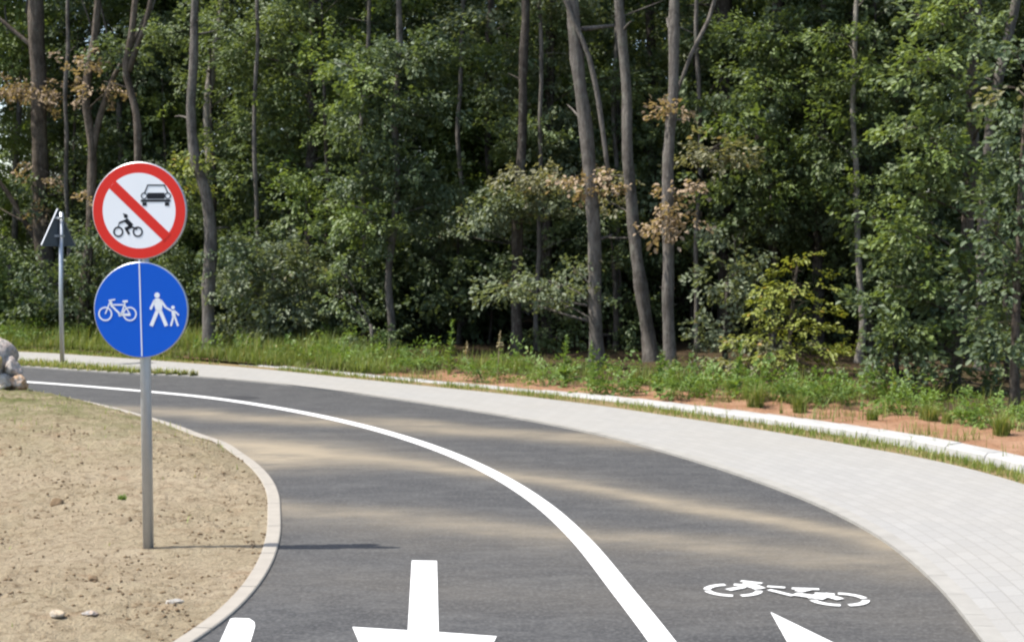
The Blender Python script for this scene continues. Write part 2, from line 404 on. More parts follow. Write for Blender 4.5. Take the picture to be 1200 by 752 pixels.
# one sheet to the horizon
gb = MB(); gb.poly([(-900, -900), (900, -900), (900, 900), (-900, 900)], -0.06)
g = gb.build('ground', mat_plain('meadow', (0.045, 0.058, 0.024), 0.95, 0.1, 0, 0.5, 0.6)); g['kind'] = 'structure'

N = 420
road = strip('road', resample(kerb_out, N), resample(road_right, N), 0.0, 0.0, M['asphalt'], nt=1)
# the pavement is laid 15 mm proud of the asphalt; at the far left a grass strip splits it off
inner = crom([(2.35, -6), (2.25, 0)] + [(1.956,5.607),(2.031,6.2),(2.144,7.363),(2.14,8.589),(2.022,9.477),(1.83,10.299),(1.384,11.692),(0.777,13.144),(0,14.474),(-0.93,15.747),(-1.455,16.423),(-2.872,18.023),(-4.058,19.102),(-4.913,19.827),(-5.674,20.463),(-6.633,21.218),(-7.451,21.781)] + [(-20, 28.2), (-40, 33.8)], 0.2)
A_, B_ = resample(inner, N), resample(pave_out, N)
pav = strip('pavement', A_, B_, 0.016, 0.03, M['paving'], uv=True, nt=2)
# edging row of blocks along the road
nrm = normals2(road_right)
lim = int(len(road_right)*0.60)
eb = MB()
for i in range(10, lim):
    a, b = road_right[i], road_right[i+1]; na, nb = -nrm[i], -nrm[i+1]
    g_ = (b-a)*0.004
    q = [(*(a+g_), 0), (*(b-g_), 0), (*(b-g_+nb*0.1), 0), (*(a+g_+na*0.1), 0)]
    z = 0.0185 + random.uniform(-.0006, .0006)
    eb.poly([(p[0], p[1], z) for p in q]); eb.poly([(q[1][0], q[1][1], -.02), (q[0][0], q[0][1], -.02), (q[0][0], q[0][1], z), (q[1][0], q[1][1], z)])
e = eb.build('pavement_edging', mat_plain('edging_block', (0.248, 0.238, 0.215), 0.88, 0.2, 0, 0.2, 7)); e['kind'] = 'structure'
# soil strip between pavement and white kerb, and between road and pavement at the far left
s1 = strip('verge_strip', resample(pave_out, N), resample(kerb_line, N), 0.022, 0.03, mat_plain('strip_soil', (0.16, 0.12, 0.06), 0.95, 0.1, 0, 0.35, 8))
fr = [i for i in range(len(road_right)) if road_right[i][0] < -4.2]
ii = np.array([np.argmin(((inner-road_right[i])**2).sum(1)) for i in fr])
s2 = strip('verge_strip', road_right[fr], inner[ii], 0.008, 0.018, bpy.data.materials['strip_soil'])

# white kerb stones
kb = MB(); ks = crom(list(map(tuple, kerb_line)), 0.5); kn = normals2(ks)
sgn = -1
for i in range(len(ks)-1):
    a, b = ks[i], ks[i+1]; na, nb = kn[i]*sgn, kn[i+1]*sgn; d = (b-a)/np.linalg.norm(b-a)
    a = a+d*0.004; b = b-d*0.004; dz = random.uniform(-.003, .003)-(.06*min(1, max(0, (-3.0-a[0])/1.5)))-(.075*min(1, max(0, (3.4-a[0])/3.2))); dx = random.uniform(-.002, .002)
    base = len(kb.v)
    for p, n_ in ((a, na), (b, nb)):
        for off, z in ((0.0, -0.03), (0.03, 0.09), (0.055, 0.112), (0.19, 0.118), (0.19, -0.03)):
            q = p+n_*(off+dx); kb.v.append((q[0], q[1], z+(dz if z > 0 else 0)))
    for k in range(4): kb.f.append((base+k, base+5+k, base+6+k, base+1+k))
    kb.f.append(tuple(base+k for k in range(5))); kb.f.append(tuple(base+9-k for k in range(5)))
k = kb.build('kerb', M['kerb']); k['kind'] = 'structure'

# left concrete edging, 25 mm proud of the road
kn2 = normals2(kerb_out); ke = MB()
for i in range(0, len(kerb_out)-8, 8):
    b0 = len(ke.v); idx = list(range(i, min(i+9, len(kerb_out))))
    for q, j in enumerate(idx):
        c = kerb_out[j]; n_ = kn2[j]; sh = 0.004*((q == 0)-(q == len(idx)-1)); d = np.array([n_[1], -n_[0]])
        for off, z in ((0.0, -0.03), (0.0, 0.009), (0.006, 0.014), (0.078, 0.014), (0.084, 0.009), (0.084, -0.03)):
            p = c+n_*off+d*sh; ke.v.append((p[0], p[1], z))
    m_ = len(idx)
    for q in range(m_-1):
        for t in range(5): ke.f.append((b0+q*6+t, b0+(q+1)*6+t, b0+(q+1)*6+t+1, b0+q*6+t+1))
    ke.f.append(tuple(b0+t for t in range(5, -1, -1))); ke.f.append(tuple(b0+(m_-1)*6+t for t in range(6)))
k = ke.build('kerb', M['edging']); k['kind'] = 'structure'


def hsand(x, y, d):
    """height of the soil at distance d behind the edging"""
    far = min(1, max(0, (y-8.6)/4)); far = far*far*(3-2*far)
    base = 0.006 + 0.16*far*(1-math.exp(-d/0.4))
    b = min(1, d/0.25)*min(1, .15+math.hypot((x+1.7)/1.6, (y-8.1)/.9)**2)
    return base + b*(0.014*fbm(x, y, 1.3) + 0.014*fbm(x, y, 4.5, 3) + 0.020*fbm(x, y, 12, 3))


# dry soil behind the edging
ki = kerb_out + kn2*0.083
ki = ki[(ki[:, 0] > -14)]
ki = resample(ki, 760); Vs = []; tint = []; NJ = 190
end = np.stack([np.full(len(ki), -15.0), np.interp(np.linspace(0, 1, len(ki)), [0, 1], [1.0, 21.6])], 1)
for i in range(len(ki)):
    L = np.linalg.norm(end[i]-ki[i])
    for j in range(NJ):
        t = (j/(NJ-1))**1.8; p = ki[i]*(1-t)+end[i]*t
        Vs.append((p[0], p[1], hsand(p[0], p[1], L*t)))
        tint.append(min(1, max(0.10 if fbm(p[0], p[1], 0.8) > 0.15 else 0.0, (p[1]-10.2)/4.5)))
Fs = np.array([(i*NJ+j, i*NJ+j+1, (i+1)*NJ+j+1, (i+1)*NJ+j) for i in range(len(ki)-1) for j in range(NJ-1)])[:, ::-1]
Vs = np.array(Vs)
e1 = Vs[Fs[50][1]]-Vs[Fs[50][0]]; e2 = Vs[Fs[50][2]]-Vs[Fs[50][0]]
if np.cross(e1, e2)[2] < 0: Fs = Fs[:, ::-1]
o = np_mesh('soil_bank', Vs, Fs, M['sand'], tint=np.array(tint), smooth=True); o['kind'] = 'structure'

# earth and forest floor behind the white kerb
kk = kerb_line + normals2(kerb_line)*sgn*0.17
kk = resample(kk[(kk[:, 1] > 2) & (kk[:, 0] > -30)], 230); kn3 = normals2(kk)*sgn; Vs = []; tint = []; NJ = 70


def hverge(x, y, d):
    r = 0.045+0.015*min(1, d/1.0)+0.004*d
    return r + min(1, d/0.4)*(0.035*fbm(x, y, 0.9) + 0.025*fbm(x, y, 3.5, 3) + 0.012*fbm(x, y, 12, 2))


for i in range(len(kk)):
    for j in range(NJ):
        d = 45*(j/(NJ-1))**2.6; p = kk[i]+kn3[i]*d
        Vs.append((p[0], p[1], hverge(p[0], p[1], d)))
        edge = 1.0+0.9*min(1, max(0, (p[0]-1)/4))
        tint.append(min(1, 0.5*d/edge) + 0.6*min(1, max(0, (-.6-p[0])/1.5)))
Fs = np.array([(i*NJ+j, i*NJ+j+1, (i+1)*NJ+j+1, (i+1)*NJ+j) for i in range(len(kk)-1) for j in range(NJ-1)])
Vs = np.array(Vs)
e1 = Vs[Fs[20][1]]-Vs[Fs[20][0]]; e2 = Vs[Fs[20][2]]-Vs[Fs[20][0]]
if np.cross(e1, e2)[2] < 0: Fs = Fs[:, ::-1]
o = np_mesh('forest_floor', Vs, Fs, M['verge'], tint=np.array(tint), smooth=True); o['kind'] = 'structure'


def dist_kerb(x, y):
    q = kk-np.array([x, y]); i = int(np.argmin((q**2).sum(1))); return float(np.dot(-q[i], kn3[i]))


def zverge(x, y):
    d = dist_kerb(x, y)
    return hverge(x, y, max(d, 0)) if d > -0.1 else 0.02


# far hill glimpsed through the crowns
hb = MB(); n1, n2 = 40, 12
for j in range(n2+1):
    for i in range(n1+1):
        x = -150+260*i/n1; y = 330+180*j/n2
        hgt = 62*math.exp(-((x+15)/60)**2)*math.sin(math.pi*j/n2)**0.7*(1+0.15*fbm(x, y, 0.03))
        hb.v.append((x, y, hgt-1))
for j in range(n2):
    for i in range(n1):
        a = j*(n1+1)+i; hb.f.append((a, a+1, a+n1+2, a+n1+1))
o = hb.build('hills', M['hill'], smooth=True); o['kind'] = 'structure'


# ------------------------------------------------------------------ road markings
def marking(pts, z=0.004):
    m = MB(); a = sum(pts[i][0]*pts[(i+1) % len(pts)][1]-pts[(i+1) % len(pts)][0]*pts[i][1] for i in range(len(pts)))
    m.poly(pts if a > 0 else pts[::-1], z); o = m.build('road_marking', M['paint']); o['kind'] = 'structure'; return o


cl = crom([(0.98, -4), (0.86, 2)] + [(0.726,5.29),(0.653,6.159),(0.55,7.122),(0.399,8.411),(0.224,9.445),(0,10.393),(-0.572,12.088),(-1.48,13.911),(-2.445,15.326),(-3.512,16.518),(-4.745,17.474),(-5.998,18.31)] + [(-12, 20.6), (-30, 26)], 0.15)
cn = normals2(cl)
m = strip('road_marking', cl-cn*0.06, cl+cn*0.06, 0.004, 0.004, M['paint'])
marking([(-0.546,7.831),(-0.409,7.82),(-0.325,6.353),(-0.067,6.283),(-0.213,5.098),(-0.293,4.752),(-0.42,5.098),(-0.717,6.44),(-0.464,6.382)])
marking([(1.209,6.708),(1.383,6.193),(1.499,5.78),(1.3,5.816),(1.167,5.007),(1.032,5.007),(1.196,5.816),(1.178,5.901)])
marking([(-1.293,6.583),(-1.276,6.597),(-1.207,6.588),(-1.174,6.53),(-1.157,6.455),(-1.146,6.353),(-1.085,5.721),(-1.067,5.29),(-1.184,5.29),(-1.225,5.721)])
# the bicycle stencil
SB = MB()
def seg(pts, wd):
    SB.lift = getattr(SB, 'lift', 0.0)+0.0002
    pts = np.array(pts, float); n_ = normals2(pts) if len(pts) > 2 else np.repeat(np.array([[-(pts[1]-pts[0])[1], (pts[1]-pts[0])[0]]])/np.linalg.norm(pts[1]-pts[0]), 2, 0)
    for i in range(len(pts)-1):
        q = [pts[i]-n_[i]*wd/2, pts[i+1]-n_[i+1]*wd/2, pts[i+1]+n_[i+1]*wd/2, pts[i]+n_[i]*wd/2]
        SB.poly([(p[0], p[1], 0.0045+SB.lift) for p in q])
def arc(c, rx, ry, a0, a1, wd):
    seg([(c[0]+rx*math.cos(R(a)), c[1]+ry*math.sin(R(a))) for a in np.linspace(a0, a1, 14)], wd)
w1 = [(1.099,7.14)][0]; w2 = [(1.582,6.947)][0]
for c in (w1, w2):
    for a0, a1 in ((100, 172), (186, 262), (280, 352), (8, 80)):
        arc(c, 0.128, 0.118, a0, a1, 0.036)
for q, wd in (([(1.074,7.14),(1.15,7.194),(1.2,7.287)], .04), ([(1.168,7.334),(1.267,7.278)], .03), ([(1.19,7.306),(1.248,7.167)], .045), ([(1.282,7.213),(1.367,7.185)], .03),
              ([(1.278,7.14),(1.373,7.016)], .03), ([(1.397,7.167),(1.53,7.149)], .032), ([(1.481,7.158),(1.415,7.104)], .05), ([(1.388,7.051),(1.518,6.956)], .06), ([(1.49,7.06),(1.583,7.042)], .03), ([(1.518,7.051),(1.589,6.939)], .05)):
    seg(q, wd)
o = SB.build('road_marking', M['paint']); o['kind'] = 'structure'


# ------------------------------------------------------------------ signs
def disc_edge(mb, c, r, y0, y1, n=64):
    """round plate with a rolled rim"""
    b = len(mb.v)
    prof = [(0.0, y0), (r*0.985, y0), (r, y0+0.003), (r, y1), (r*0.93, y1), (0, y0+0.006)]
    for i in range(n):
        a = 2*math.pi*i/n
        for rr, yy in prof: mb.v.append((c[0]+rr*math.cos(a), yy, c[1]+rr*math.sin(a)))
    k = len(prof)
    for i in range(n):
        p = b+k*i; q = b+k*((i+1) % n)
        for j in range(k-1): mb.f.append((p+j, p+j+1, q+j+1, q+j))


def disc(mb, c, r, y0, y1, n=64):
    mb.prism([(c[0]+r*math.cos(2*math.pi*i/n), c[1]+r*math.sin(2*math.pi*i/n)) for i in range(n)], y0, y1)


def stroke(mb, p, q, wd, y0, y1):
    p, q = Vector(p), Vector(q); d = (q-p).normalized(); n_ = Vector((-d.y, d.x))*wd/2
    mb.prism([tuple(p-n_), tuple(q-n_), tuple(q+n_), tuple(p+n_)], y0, y1)


SX, SY = [(-2.066,8.096)][0]
root = empty('road_sign', (SX, SY, 0.0), R(3.0))
tag(root, 'twin round traffic sign, red ring disc above blue cycle and footpath disc, on grey pole', 'road sign')
pole = MB(); pole.tube([(0.008, 0.055, -0.2), (0.004, 0.055, 1.1), (0, 0.055, 2.16)], [0.030]*3, 24)
pole.build('pole', M['zinc'], root, True)
c1, r1 = (0.0, 1.909), 0.270
c2, r2 = (0.0, 1.357), 0.268
pl = MB(); disc_edge(pl, c1, r1, -0.004, 0.018); plate1 = pl.build('prohibition_plate', M['rim'], root)
x = MB(); x.ring(c1, r1*0.775, r1*0.982, -0.0055, -0.004, 72)
stroke(x, (c1[0]-0.555*r1, c1[1]+0.535*r1), (c1[0]+0.585*r1, c1[1]-0.545*r1), 0.205*r1, -0.0068, -0.0056)
x.build('red_ring_and_bar', M['red'], plate1)
plate1.rotation_euler = (0, 0, R(-9)); _q = Matrix.Rotation(R(-9), 3, 'Z') @ Vector((0, .055, 0)); plate1.location = Vector((0, .055, 0))-_q
x = MB(); disc(x, c1, r1*0.775, -0.0055, -0.004, 72); x.build('white_field', M['white'], plate1)
def n1(px, py): return (c1[0]+(px-388)/318*r1, c1[1]-(py-384)/334*r1)
y0, y1 = -0.0066, -0.0054
x = MB()
for a, b, wd in (((445, 210), (565, 210), 9), ((450, 208), (426, 266), 8), ((560, 208), (586, 266), 8)):
    stroke(x, n1(*a), n1(*b), wd/318*r1, y0, y1)
x.prism([n1(*q) for q in ((446, 262), (562, 262), (562, 304), (446, 304))], y0, y1)
for hx in (424, 584):
    x.ring(n1(hx, 283), 15/318*r1, 22/318*r1, y0, y1, 24)
x.prism([n1(*q) for q in ((402, 308), (602, 308), (602, 324), (402, 324))], y0, y1)
for wx in (412, 564): x.prism([n1(*q) for q in ((wx, 326), (wx+29, 326), (wx+29, 352), (wx, 352))], y0, y1)
x.build('car_symbol', M['black'], plate1)
x = MB()
for wx in (246, 378): x.ring(n1(wx, 529), 24/318*r1, 35/318*r1, y0, y1, 28)
disc(x, n1(298, 421), 14/318*r1, y0, y1, 20)
for a, b, wd in (((296, 445), (338, 490), 30), ((300, 450), (254, 468), 13), ((338, 490), (292, 512), 22), ((298, 506), (320, 546), 17), ((252, 466), (246, 500), 6), ((330, 492), (375, 512), 12), ((280, 405), (296, 412), 8)):
    stroke(x, n1(*a), n1(*b), wd/318*r1, y0, y1)
x.build('motorcycle_symbol', M['black'], plate1)
pl = MB(); disc_edge(pl, c2, r2, -0.004, 0.018); plate2 = pl.build('path_plate', M['rim'], root)
x = MB(); disc(x, c2, r2*0.984, -0.0052, -0.004, 72); x.build('blue_field', M['blue'], plate2)
y0, y1 = -0.0064, -0.0051
def n2_(px, py): return (c2[0]+(px-398)/316*r2, c2[1]-(py-370)/332*r2)
x = MB(); stroke(x, n2_(393, 50), n2_(403, 690), 8/316*r2, y0, y1); x.build('dividing_line', M['white'], plate2)
x = MB()
for wx in (160, 325): x.ring(n2_(wx, 398), 38/316*r2, 47/316*r2, y0, y1, 36)
for a, b, wd in (((196, 308), (160, 398), 8), ((184, 306), (228, 298), 9), ((196, 312), (208, 350), 16), ((203, 335), (283, 335), 9), ((210, 348), (262, 402), 12), ((294, 322), (268, 400), 9),
                 ((250, 403), (330, 403), 16), ((290, 335), (325, 398), 8), ((278, 312), (312, 310), 14), ((250, 408), (275, 396), 20)):
    stroke(x, n2_(*a), n2_(*b), wd/316*r2, y0, y1)
x.build('bicycle_symbol', M['white'], plate2)
x = MB(); disc(x, n2_(510, 268), 18/316*r2, y0, y1, 20)
x.prism([n2_(*q) for q in ((498, 290), (526, 290), (546, 312), (540, 378), (502, 378), (484, 312))], y0, y1)
for a, b, wd in (((494, 302), (464, 366), 16), ((534, 302), (566, 352), 15), ((566, 352), (604, 374), 12), ((512, 372), (468, 480), 24), ((528, 372), (570, 480), 24), ((616, 372), (622, 420), 24), ((626, 376), (654, 406), 10), ((618, 414), (600, 480), 13), ((626, 414), (648, 480), 13)):
    stroke(x, n2_(*a), n2_(*b), wd/316*r2, y0, y1)
disc(x, n2_(615, 352), 12/316*r2, y0, y1, 18); x.build('pedestrian_symbol', M['white'], plate2)
plate2.rotation_euler = (0, 0, R(-7)); plate2.location = Vector((0, .055, 0))-Matrix.Rotation(R(-7), 3, 'Z') @ Vector((0, .055, 0))
for zc, pt in ((c1[1]+.12, plate1), (c1[1]-.12, plate1), (c2[1]+.12, plate2), (c2[1]-.12, plate2)):
    x = MB(); x.box((-.045, .014, zc-.018), (.045, .026, zc+.018)); x.box((-.04, .026, zc-.015), (-.033, .09, zc+.015)); x.box((.033, .026, zc-.015), (.04, .09, zc+.015)); x.box((-.045, .086, zc-.015), (.045, .092, zc+.015))
    x.build('clamp', M['zinc'], root)

TX, TY = [(-6.548,21.063)][0]
root = empty('warning_sign', (TX, TY, 0.0), R(180+58))
tag(root, 'triangular traffic sign seen from its grey back on a thin galvanised pole by the pavement', 'road sign')
pole = MB(); pole.tube([(0, 0, -.2), (0, 0, 1.1), (-0.03, 0, 2.22)], [0.032]*3, 16); pole.build('pole', M['zinc'], root, True)
x = MB(); s_, zb = 0.62, 1.74; hh = 0.54
def tri(sc):
    cx, cz = 0.0, zb+hh/3; P_ = []
    for (px, pz) in ((-s_/2, zb), (s_/2, zb), (0, zb+hh)):
        for t in (-1, 0, 1):
            ang = math.atan2(pz-cz, px-cx)+t*0.5; P_.append((px*sc*0.94+0.02*math.cos(ang), cz+(pz-cz)*sc*0.94+0.02*math.sin(ang)))
    return P_
x.prism(tri(1.0), -.052, -.049); plate = x.build('plate', M['alu'], root)
x = MB(); to, ti = tri(1.0), tri(0.985); k_ = len(to)
for i in range(k_):
    j = (i+1) % k_; b = len(x.v)
    x.v += [(to[i][0], -.0535, to[i][1]), (to[j][0], -.0535, to[j][1]), (ti[j][0], -.0535, ti[j][1]), (ti[i][0], -.0535, ti[i][1]), (to[i][0], -.030, to[i][1]), (to[j][0], -.030, to[j][1]), (ti[j][0], -.030, ti[j][1]), (ti[i][0], -.030, ti[i][1])]
    x.f += [(b, b+1, b+2, b+3), (b+7, b+6, b+5, b+4), (b, b+4, b+5, b+1), (b+2, b+6, b+7, b+3)]
x.build('folded_rim', M['rim'], plate)
x = MB(); x.prism(tri(0.9), -.0545, -.0525); x.build('front_face', M['white'], plate)
for zc in (zb+.14, zb+.40):
    x = MB(); x.box((-.07, -.049, zc-.015), (.07, -.03, zc+.015)); x.box((-.045, -.03, zc-.016), (-.034, .04, zc+.016)); x.box((.034, -.03, zc-.016), (.045, .04, zc+.016)); x.box((-.045, .034, zc-.016), (.045, .042, zc+.016))
    x.build('clamp', M['rim'], root)


# ------------------------------------------------------------------ rocks and stones
def rock(name, loc, dim, mat, seed, label, cat, group=None, rz=0.0):
    bm = bmesh.new(); bmesh.ops.create_icosphere(bm, subdivisions=4, radius=1.0); r_ = random.Random(seed)
    cuts = [(Vector((r_.gauss(0, 1), r_.gauss(0, 1), r_.gauss(0, 1))).normalized(), r_.uniform(.62, .9)) for _ in range(9)]
    for v in bm.verts:
        d = v.co.normalized(); k_ = 1.0
        for n_, h_ in cuts:
            q = d.dot(n_)
            if q > 1e-3: k_ = min(k_, h_/q)
        k_ *= 1+0.09*mnoise.fractal(d*2.2+Vector((seed*3.1, 0, 0)), 1, 2, 4)
        v.co = Vector((d.x*dim[0]*k_, d.y*dim[1]*k_, d.z*dim[2]*k_))
    me = bpy.data.meshes.new(name); bm.to_mesh(me); bm.free(); me.materials.append(mat)
    me.polygons.foreach_set('use_smooth', [True]*len(me.polygons))
    o = link(bpy.data.objects.new(name, me)); o.location = loc; o.rotation_euler = (0, 0, rz)
    return tag(o, label, cat, group)


def soil_z(x, y):
    q = ki-np.array([x, y]); return hsand(x, y, float(np.sqrt((q**2).sum(1).min())))


RX, RY = -5.66, 16.2
rz0 = soil_z(RX, RY)
for i, (u_, v_, wdt, hgt, mt, lab) in enumerate((
        (-17, 428, 33, 34, 'rock_grey', 'large pale mottled boulder at the left edge of the soil bank'),
        (13, 431, 11, 14, 'rock_grey', 'smaller pinkish white rock sloping down against the right of the large pale boulder'),
        (8, 446, 14, 10, 'rock_cream', 'cream streaked rock leaning on the foot of the large pale boulder'),
        (25, 447, 10, 10, 'rock_orange', 'small orange rock lowest and rightmost beside the pale boulder'),
        (2, 421, 8, 8, 'rock_yellow', 'small yellow ochre rock lying on the slope of the large pale boulder'))):
    px = 1700/16.2
    xx = RX + (u_-8)/px; zz = rz0 + (458-v_)/px - 0.03
    rock('rockery_boulder', (xx, RY+(0.12, .0, -.14, -.1, -.2)[i], zz), (wdt/px*1.12, (.3, .16, .14, .11, .1)[i], hgt/px*1.15), M[mt], 11+i, lab, 'boulder', 'boulders of the rockery', i*0.7)

for i, (p, dm, mt, lab) in enumerate((
        ([(-2.086,6.575)][0], (.035, .03, .024), 'rock_cream', 'small cream stone lying on the dry soil near the bottom left corner'),
        ([(-1.613,6.846)][0], (.05, .032, .018), 'rock_cream', 'flat cream stone on the dry soil close to the concrete edging'),
        ([(-1.959,6.653)][0], (.04, .03, .016), 'rock_orange', 'orange stone between the two cream stones on the dry soil'),
        ([(-2.148,7.363)][0], (.030, .025, .022), 'clod', 'round dark earth clod below the foot of the sign pole'),
        ([(-2.994,9.477)][0], (.05, .04, .035), 'clod', 'large dark earth clod left of the green sprig on the dry soil'))):
    rock('stone', (p[0], p[1], soil_z(*p)+dm[2]*0.4), dm, M[mt], 40+i, lab, 'stone')

# scattered crumbs of soil: nobody could count them
cv = np.array([(1, 0, 0), (-1, 0, 0), (0, 1, 0), (0, -1, 0), (0, 0, 1), (0, 0, -1)], float)
cf = np.array([(0, 2, 4), (2, 1, 4), (1, 3, 4), (3, 0, 4), (2, 0, 5), (1, 2, 5), (3, 1, 5), (0, 3, 5)])
P_ = []
while len(P_) < 17000:
    i = random.randrange(190, 640); t = random.random()**1.4*0.75; p = ki[i]*(1-t)+end[i]*t
    if p[1] < 4 or fbm(p[0]*1.0, p[1], 1.7) + random.uniform(-.35, .35) < 0.05: continue
    P_.append((p[0], p[1], soil_z(p[0], p[1])))
P_ = np.array(P_); s_ = (0.003+0.012*rng.random(len(P_))**3.2)[:, None, None]
V = (cv[None]*(0.6+0.8*rng.random((len(P_), 6, 1))))*s_*np.array([1, 1, .7])+P_[:, None, :]+np.array([0, 0, .003])
F = (cf[None]+6*np.arange(len(P_))[:, None, None]).reshape(-1, 3)
o = np_mesh('soil_crumbs', V.reshape(-1, 3), F, M['clod'], smooth=True); tag(o, 'scattered dark crumbs of earth on the dry soil bank', 'soil', None, 'stuff')


# ------------------------------------------------------------------ foliage
def leaf_unit(L, W, fold):
    return np.array([(0, 0, 0), (.38*L, .5*W, fold*W), (.75*L, .42*W, fold*W*.8), (L, 0, -.10*L), (.75*L, -.42*W, fold*W*.8), (.38*L, -.5*W, fold*W)])


LF = np.array([(0, 3, 2, 1), (0, 5, 4, 3)])


def rot_xyz(a, b, c):
    """arrays of yaw a (z), pitch b (y), roll c (x) -> (n,3,3)"""
    ca, sa, cb, sb, cc, sc_ = np.cos(a), np.sin(a), np.cos(b), np.sin(b), np.cos(c), np.sin(c); Z = np.zeros_like(ca); O = np.ones_like(ca)
    Rz = np.stack([np.stack([ca, -sa, Z], -1), np.stack([sa, ca, Z], -1), np.stack([Z, Z, O], -1)], -2)
    Ry = np.stack([np.stack([cb, Z, sb], -1), np.stack([Z, O, Z], -1), np.stack([-sb, Z, cb], -1)], -2)
    Rx = np.stack([np.stack([O, Z, Z], -1), np.stack([Z, cc, -sc_], -1), np.stack([Z, sc_, cc], -1)], -2)
    return Rz @ Ry @ Rx


def spray_template(n, L, size, messy):
    """a twig along +x with leaves to both sides and at its end"""
    t = rng.random(n)**0.7; side = np.where(rng.random(n) < .5, 1.0, -1.0)
    sub = rng.random(n)*L*0.34*(1.15-t)
    base = np.stack([t*L+sub*.5, side*sub, -0.10*L*t*t + rng.normal(0, .02+messy*.05, n)], 1)
    yaw = side*rng.uniform(.25, 1.3, n)*(1-.5*t); pit = rng.normal(.18, .22+messy*.4, n); rol = rng.normal(0, .35+messy*.5, n)
    Rm = rot_xyz(yaw, pit, rol); s = size*rng.uniform(.7, 1.25, n)
    U = leaf_unit(1.0, .58, .16)
    return np.einsum('nij,nkj->nki', Rm, U[None]*s[:, None, None])+base[:, None, :]


def make_templates(n, L, size, messy, k=8): return np.stack([spray_template(n, L, size, messy) for _ in range(k)])


TPL = dict(
    fine=make_templates(22, .36, .071, .4, 12),     # leaves of the woodland edge
    layer=make_templates(30, .42, .058, .05),    # flat layered sprays
    coarse=make_templates(20, .62, .125, .5, 10),      # crowns above and behind
)


def blob_sprays(c, rx, rz, n, flat=False):
    """spray origins spread through an ellipsoid and pointing outwards"""
    d = rng.normal(size=(n, 3)); d /= np.linalg.norm(d, axis=1)[:, None]
    r = rng.random(n)**0.45; p = d*r[:, None]*np.array([rx, rx, rz])
    yaw = np.arctan2(d[:, 1], d[:, 0])+rng.normal(0, .6, n)
    pit = -0.25*d[:, 2]+rng.normal(.12, .28, n) if not flat else rng.normal(.10, .12, n)
    rol = rng.normal(0, .35, n) if not flat else rng.normal(0, .12, n)
    return p+np.asarray(c), yaw, pit, rol


def crown(name, blobs, tpl, mat, parent, dens, scale=1.0, flat=False, lump=0.35):
    """blobs: (x,y,z,rx,rz) in the parent's space; each is broken into smaller lumps so its outline is uneven"""
    P, Y, I, O_, TT = [], [], [], [], []
    for (x, y, z, rx, rz) in blobs:
        k = max(4, int(9*(rx/0.5)**1.2)) if not flat else 2
        for _ in range(k):
            d = rng.normal(size=3); d /= np.linalg.norm(d); d *= rng.random()**.5*.82
            f = rng.uniform(.26, .50) if not flat else rng.uniform(.7, .9)
            c = (x+d[0]*rx, y+d[1]*rx, z+d[2]*rz*1.0); ax, az = rx*f, rz*f*(.8 if not flat else 1)
            n = int(dens*4.19*ax*ax*az*rng.uniform(.7, 1.3))+2
            p, yw, pt, rl = blob_sprays(c, ax, az, n, flat)
            P.append(p); Y.append(yw); I.append(pt); O_.append(rl); TT.append(np.full(n, rng.uniform(-.18, .18)))
    P, Y, I, O_, TT = map(np.concatenate, (P, Y, I, O_, TT)); n = len(P)
    T = TPL[tpl]; var = rng.integers(0, len(T), n); nl = T.shape[1]
    s = (scale*rng.uniform(.75, 1.25, n))[:, None, None]
    Rm = rot_xyz(Y, I, O_)
    V = np.einsum('nij,nkj->nki', Rm, T[var].reshape(n, -1, 3)*s)+P[:, None, :]
    V = V.reshape(-1, 3); tl = np.clip(np.repeat(.45+TT, nl)+rng.normal(0, .2, n*nl), 0, .9)
    tl[rng.random(n*nl) < .02] = 1.0
    F = (LF[None]+6*np.arange(n*nl)[:, None, None]).reshape(-1, 4)
    o = np_mesh(name, V, F, mat, parent, np.repeat(tl, 6), smooth=False)
    return o


def limb_path(a, b, sag=.12, n=6):
    a, b = Vector(a), Vector(b); L = (b-a).length; out = []
    off = Vector((random.uniform(-1, 1), random.uniform(-1, 1), random.uniform(-.2, .8)))*L*sag
    for i in range(n):
        t = i/(n-1); out.append(a.lerp(b, t)+off*math.sin(math.pi*t)*(.8+.4*random.random()))
    return out


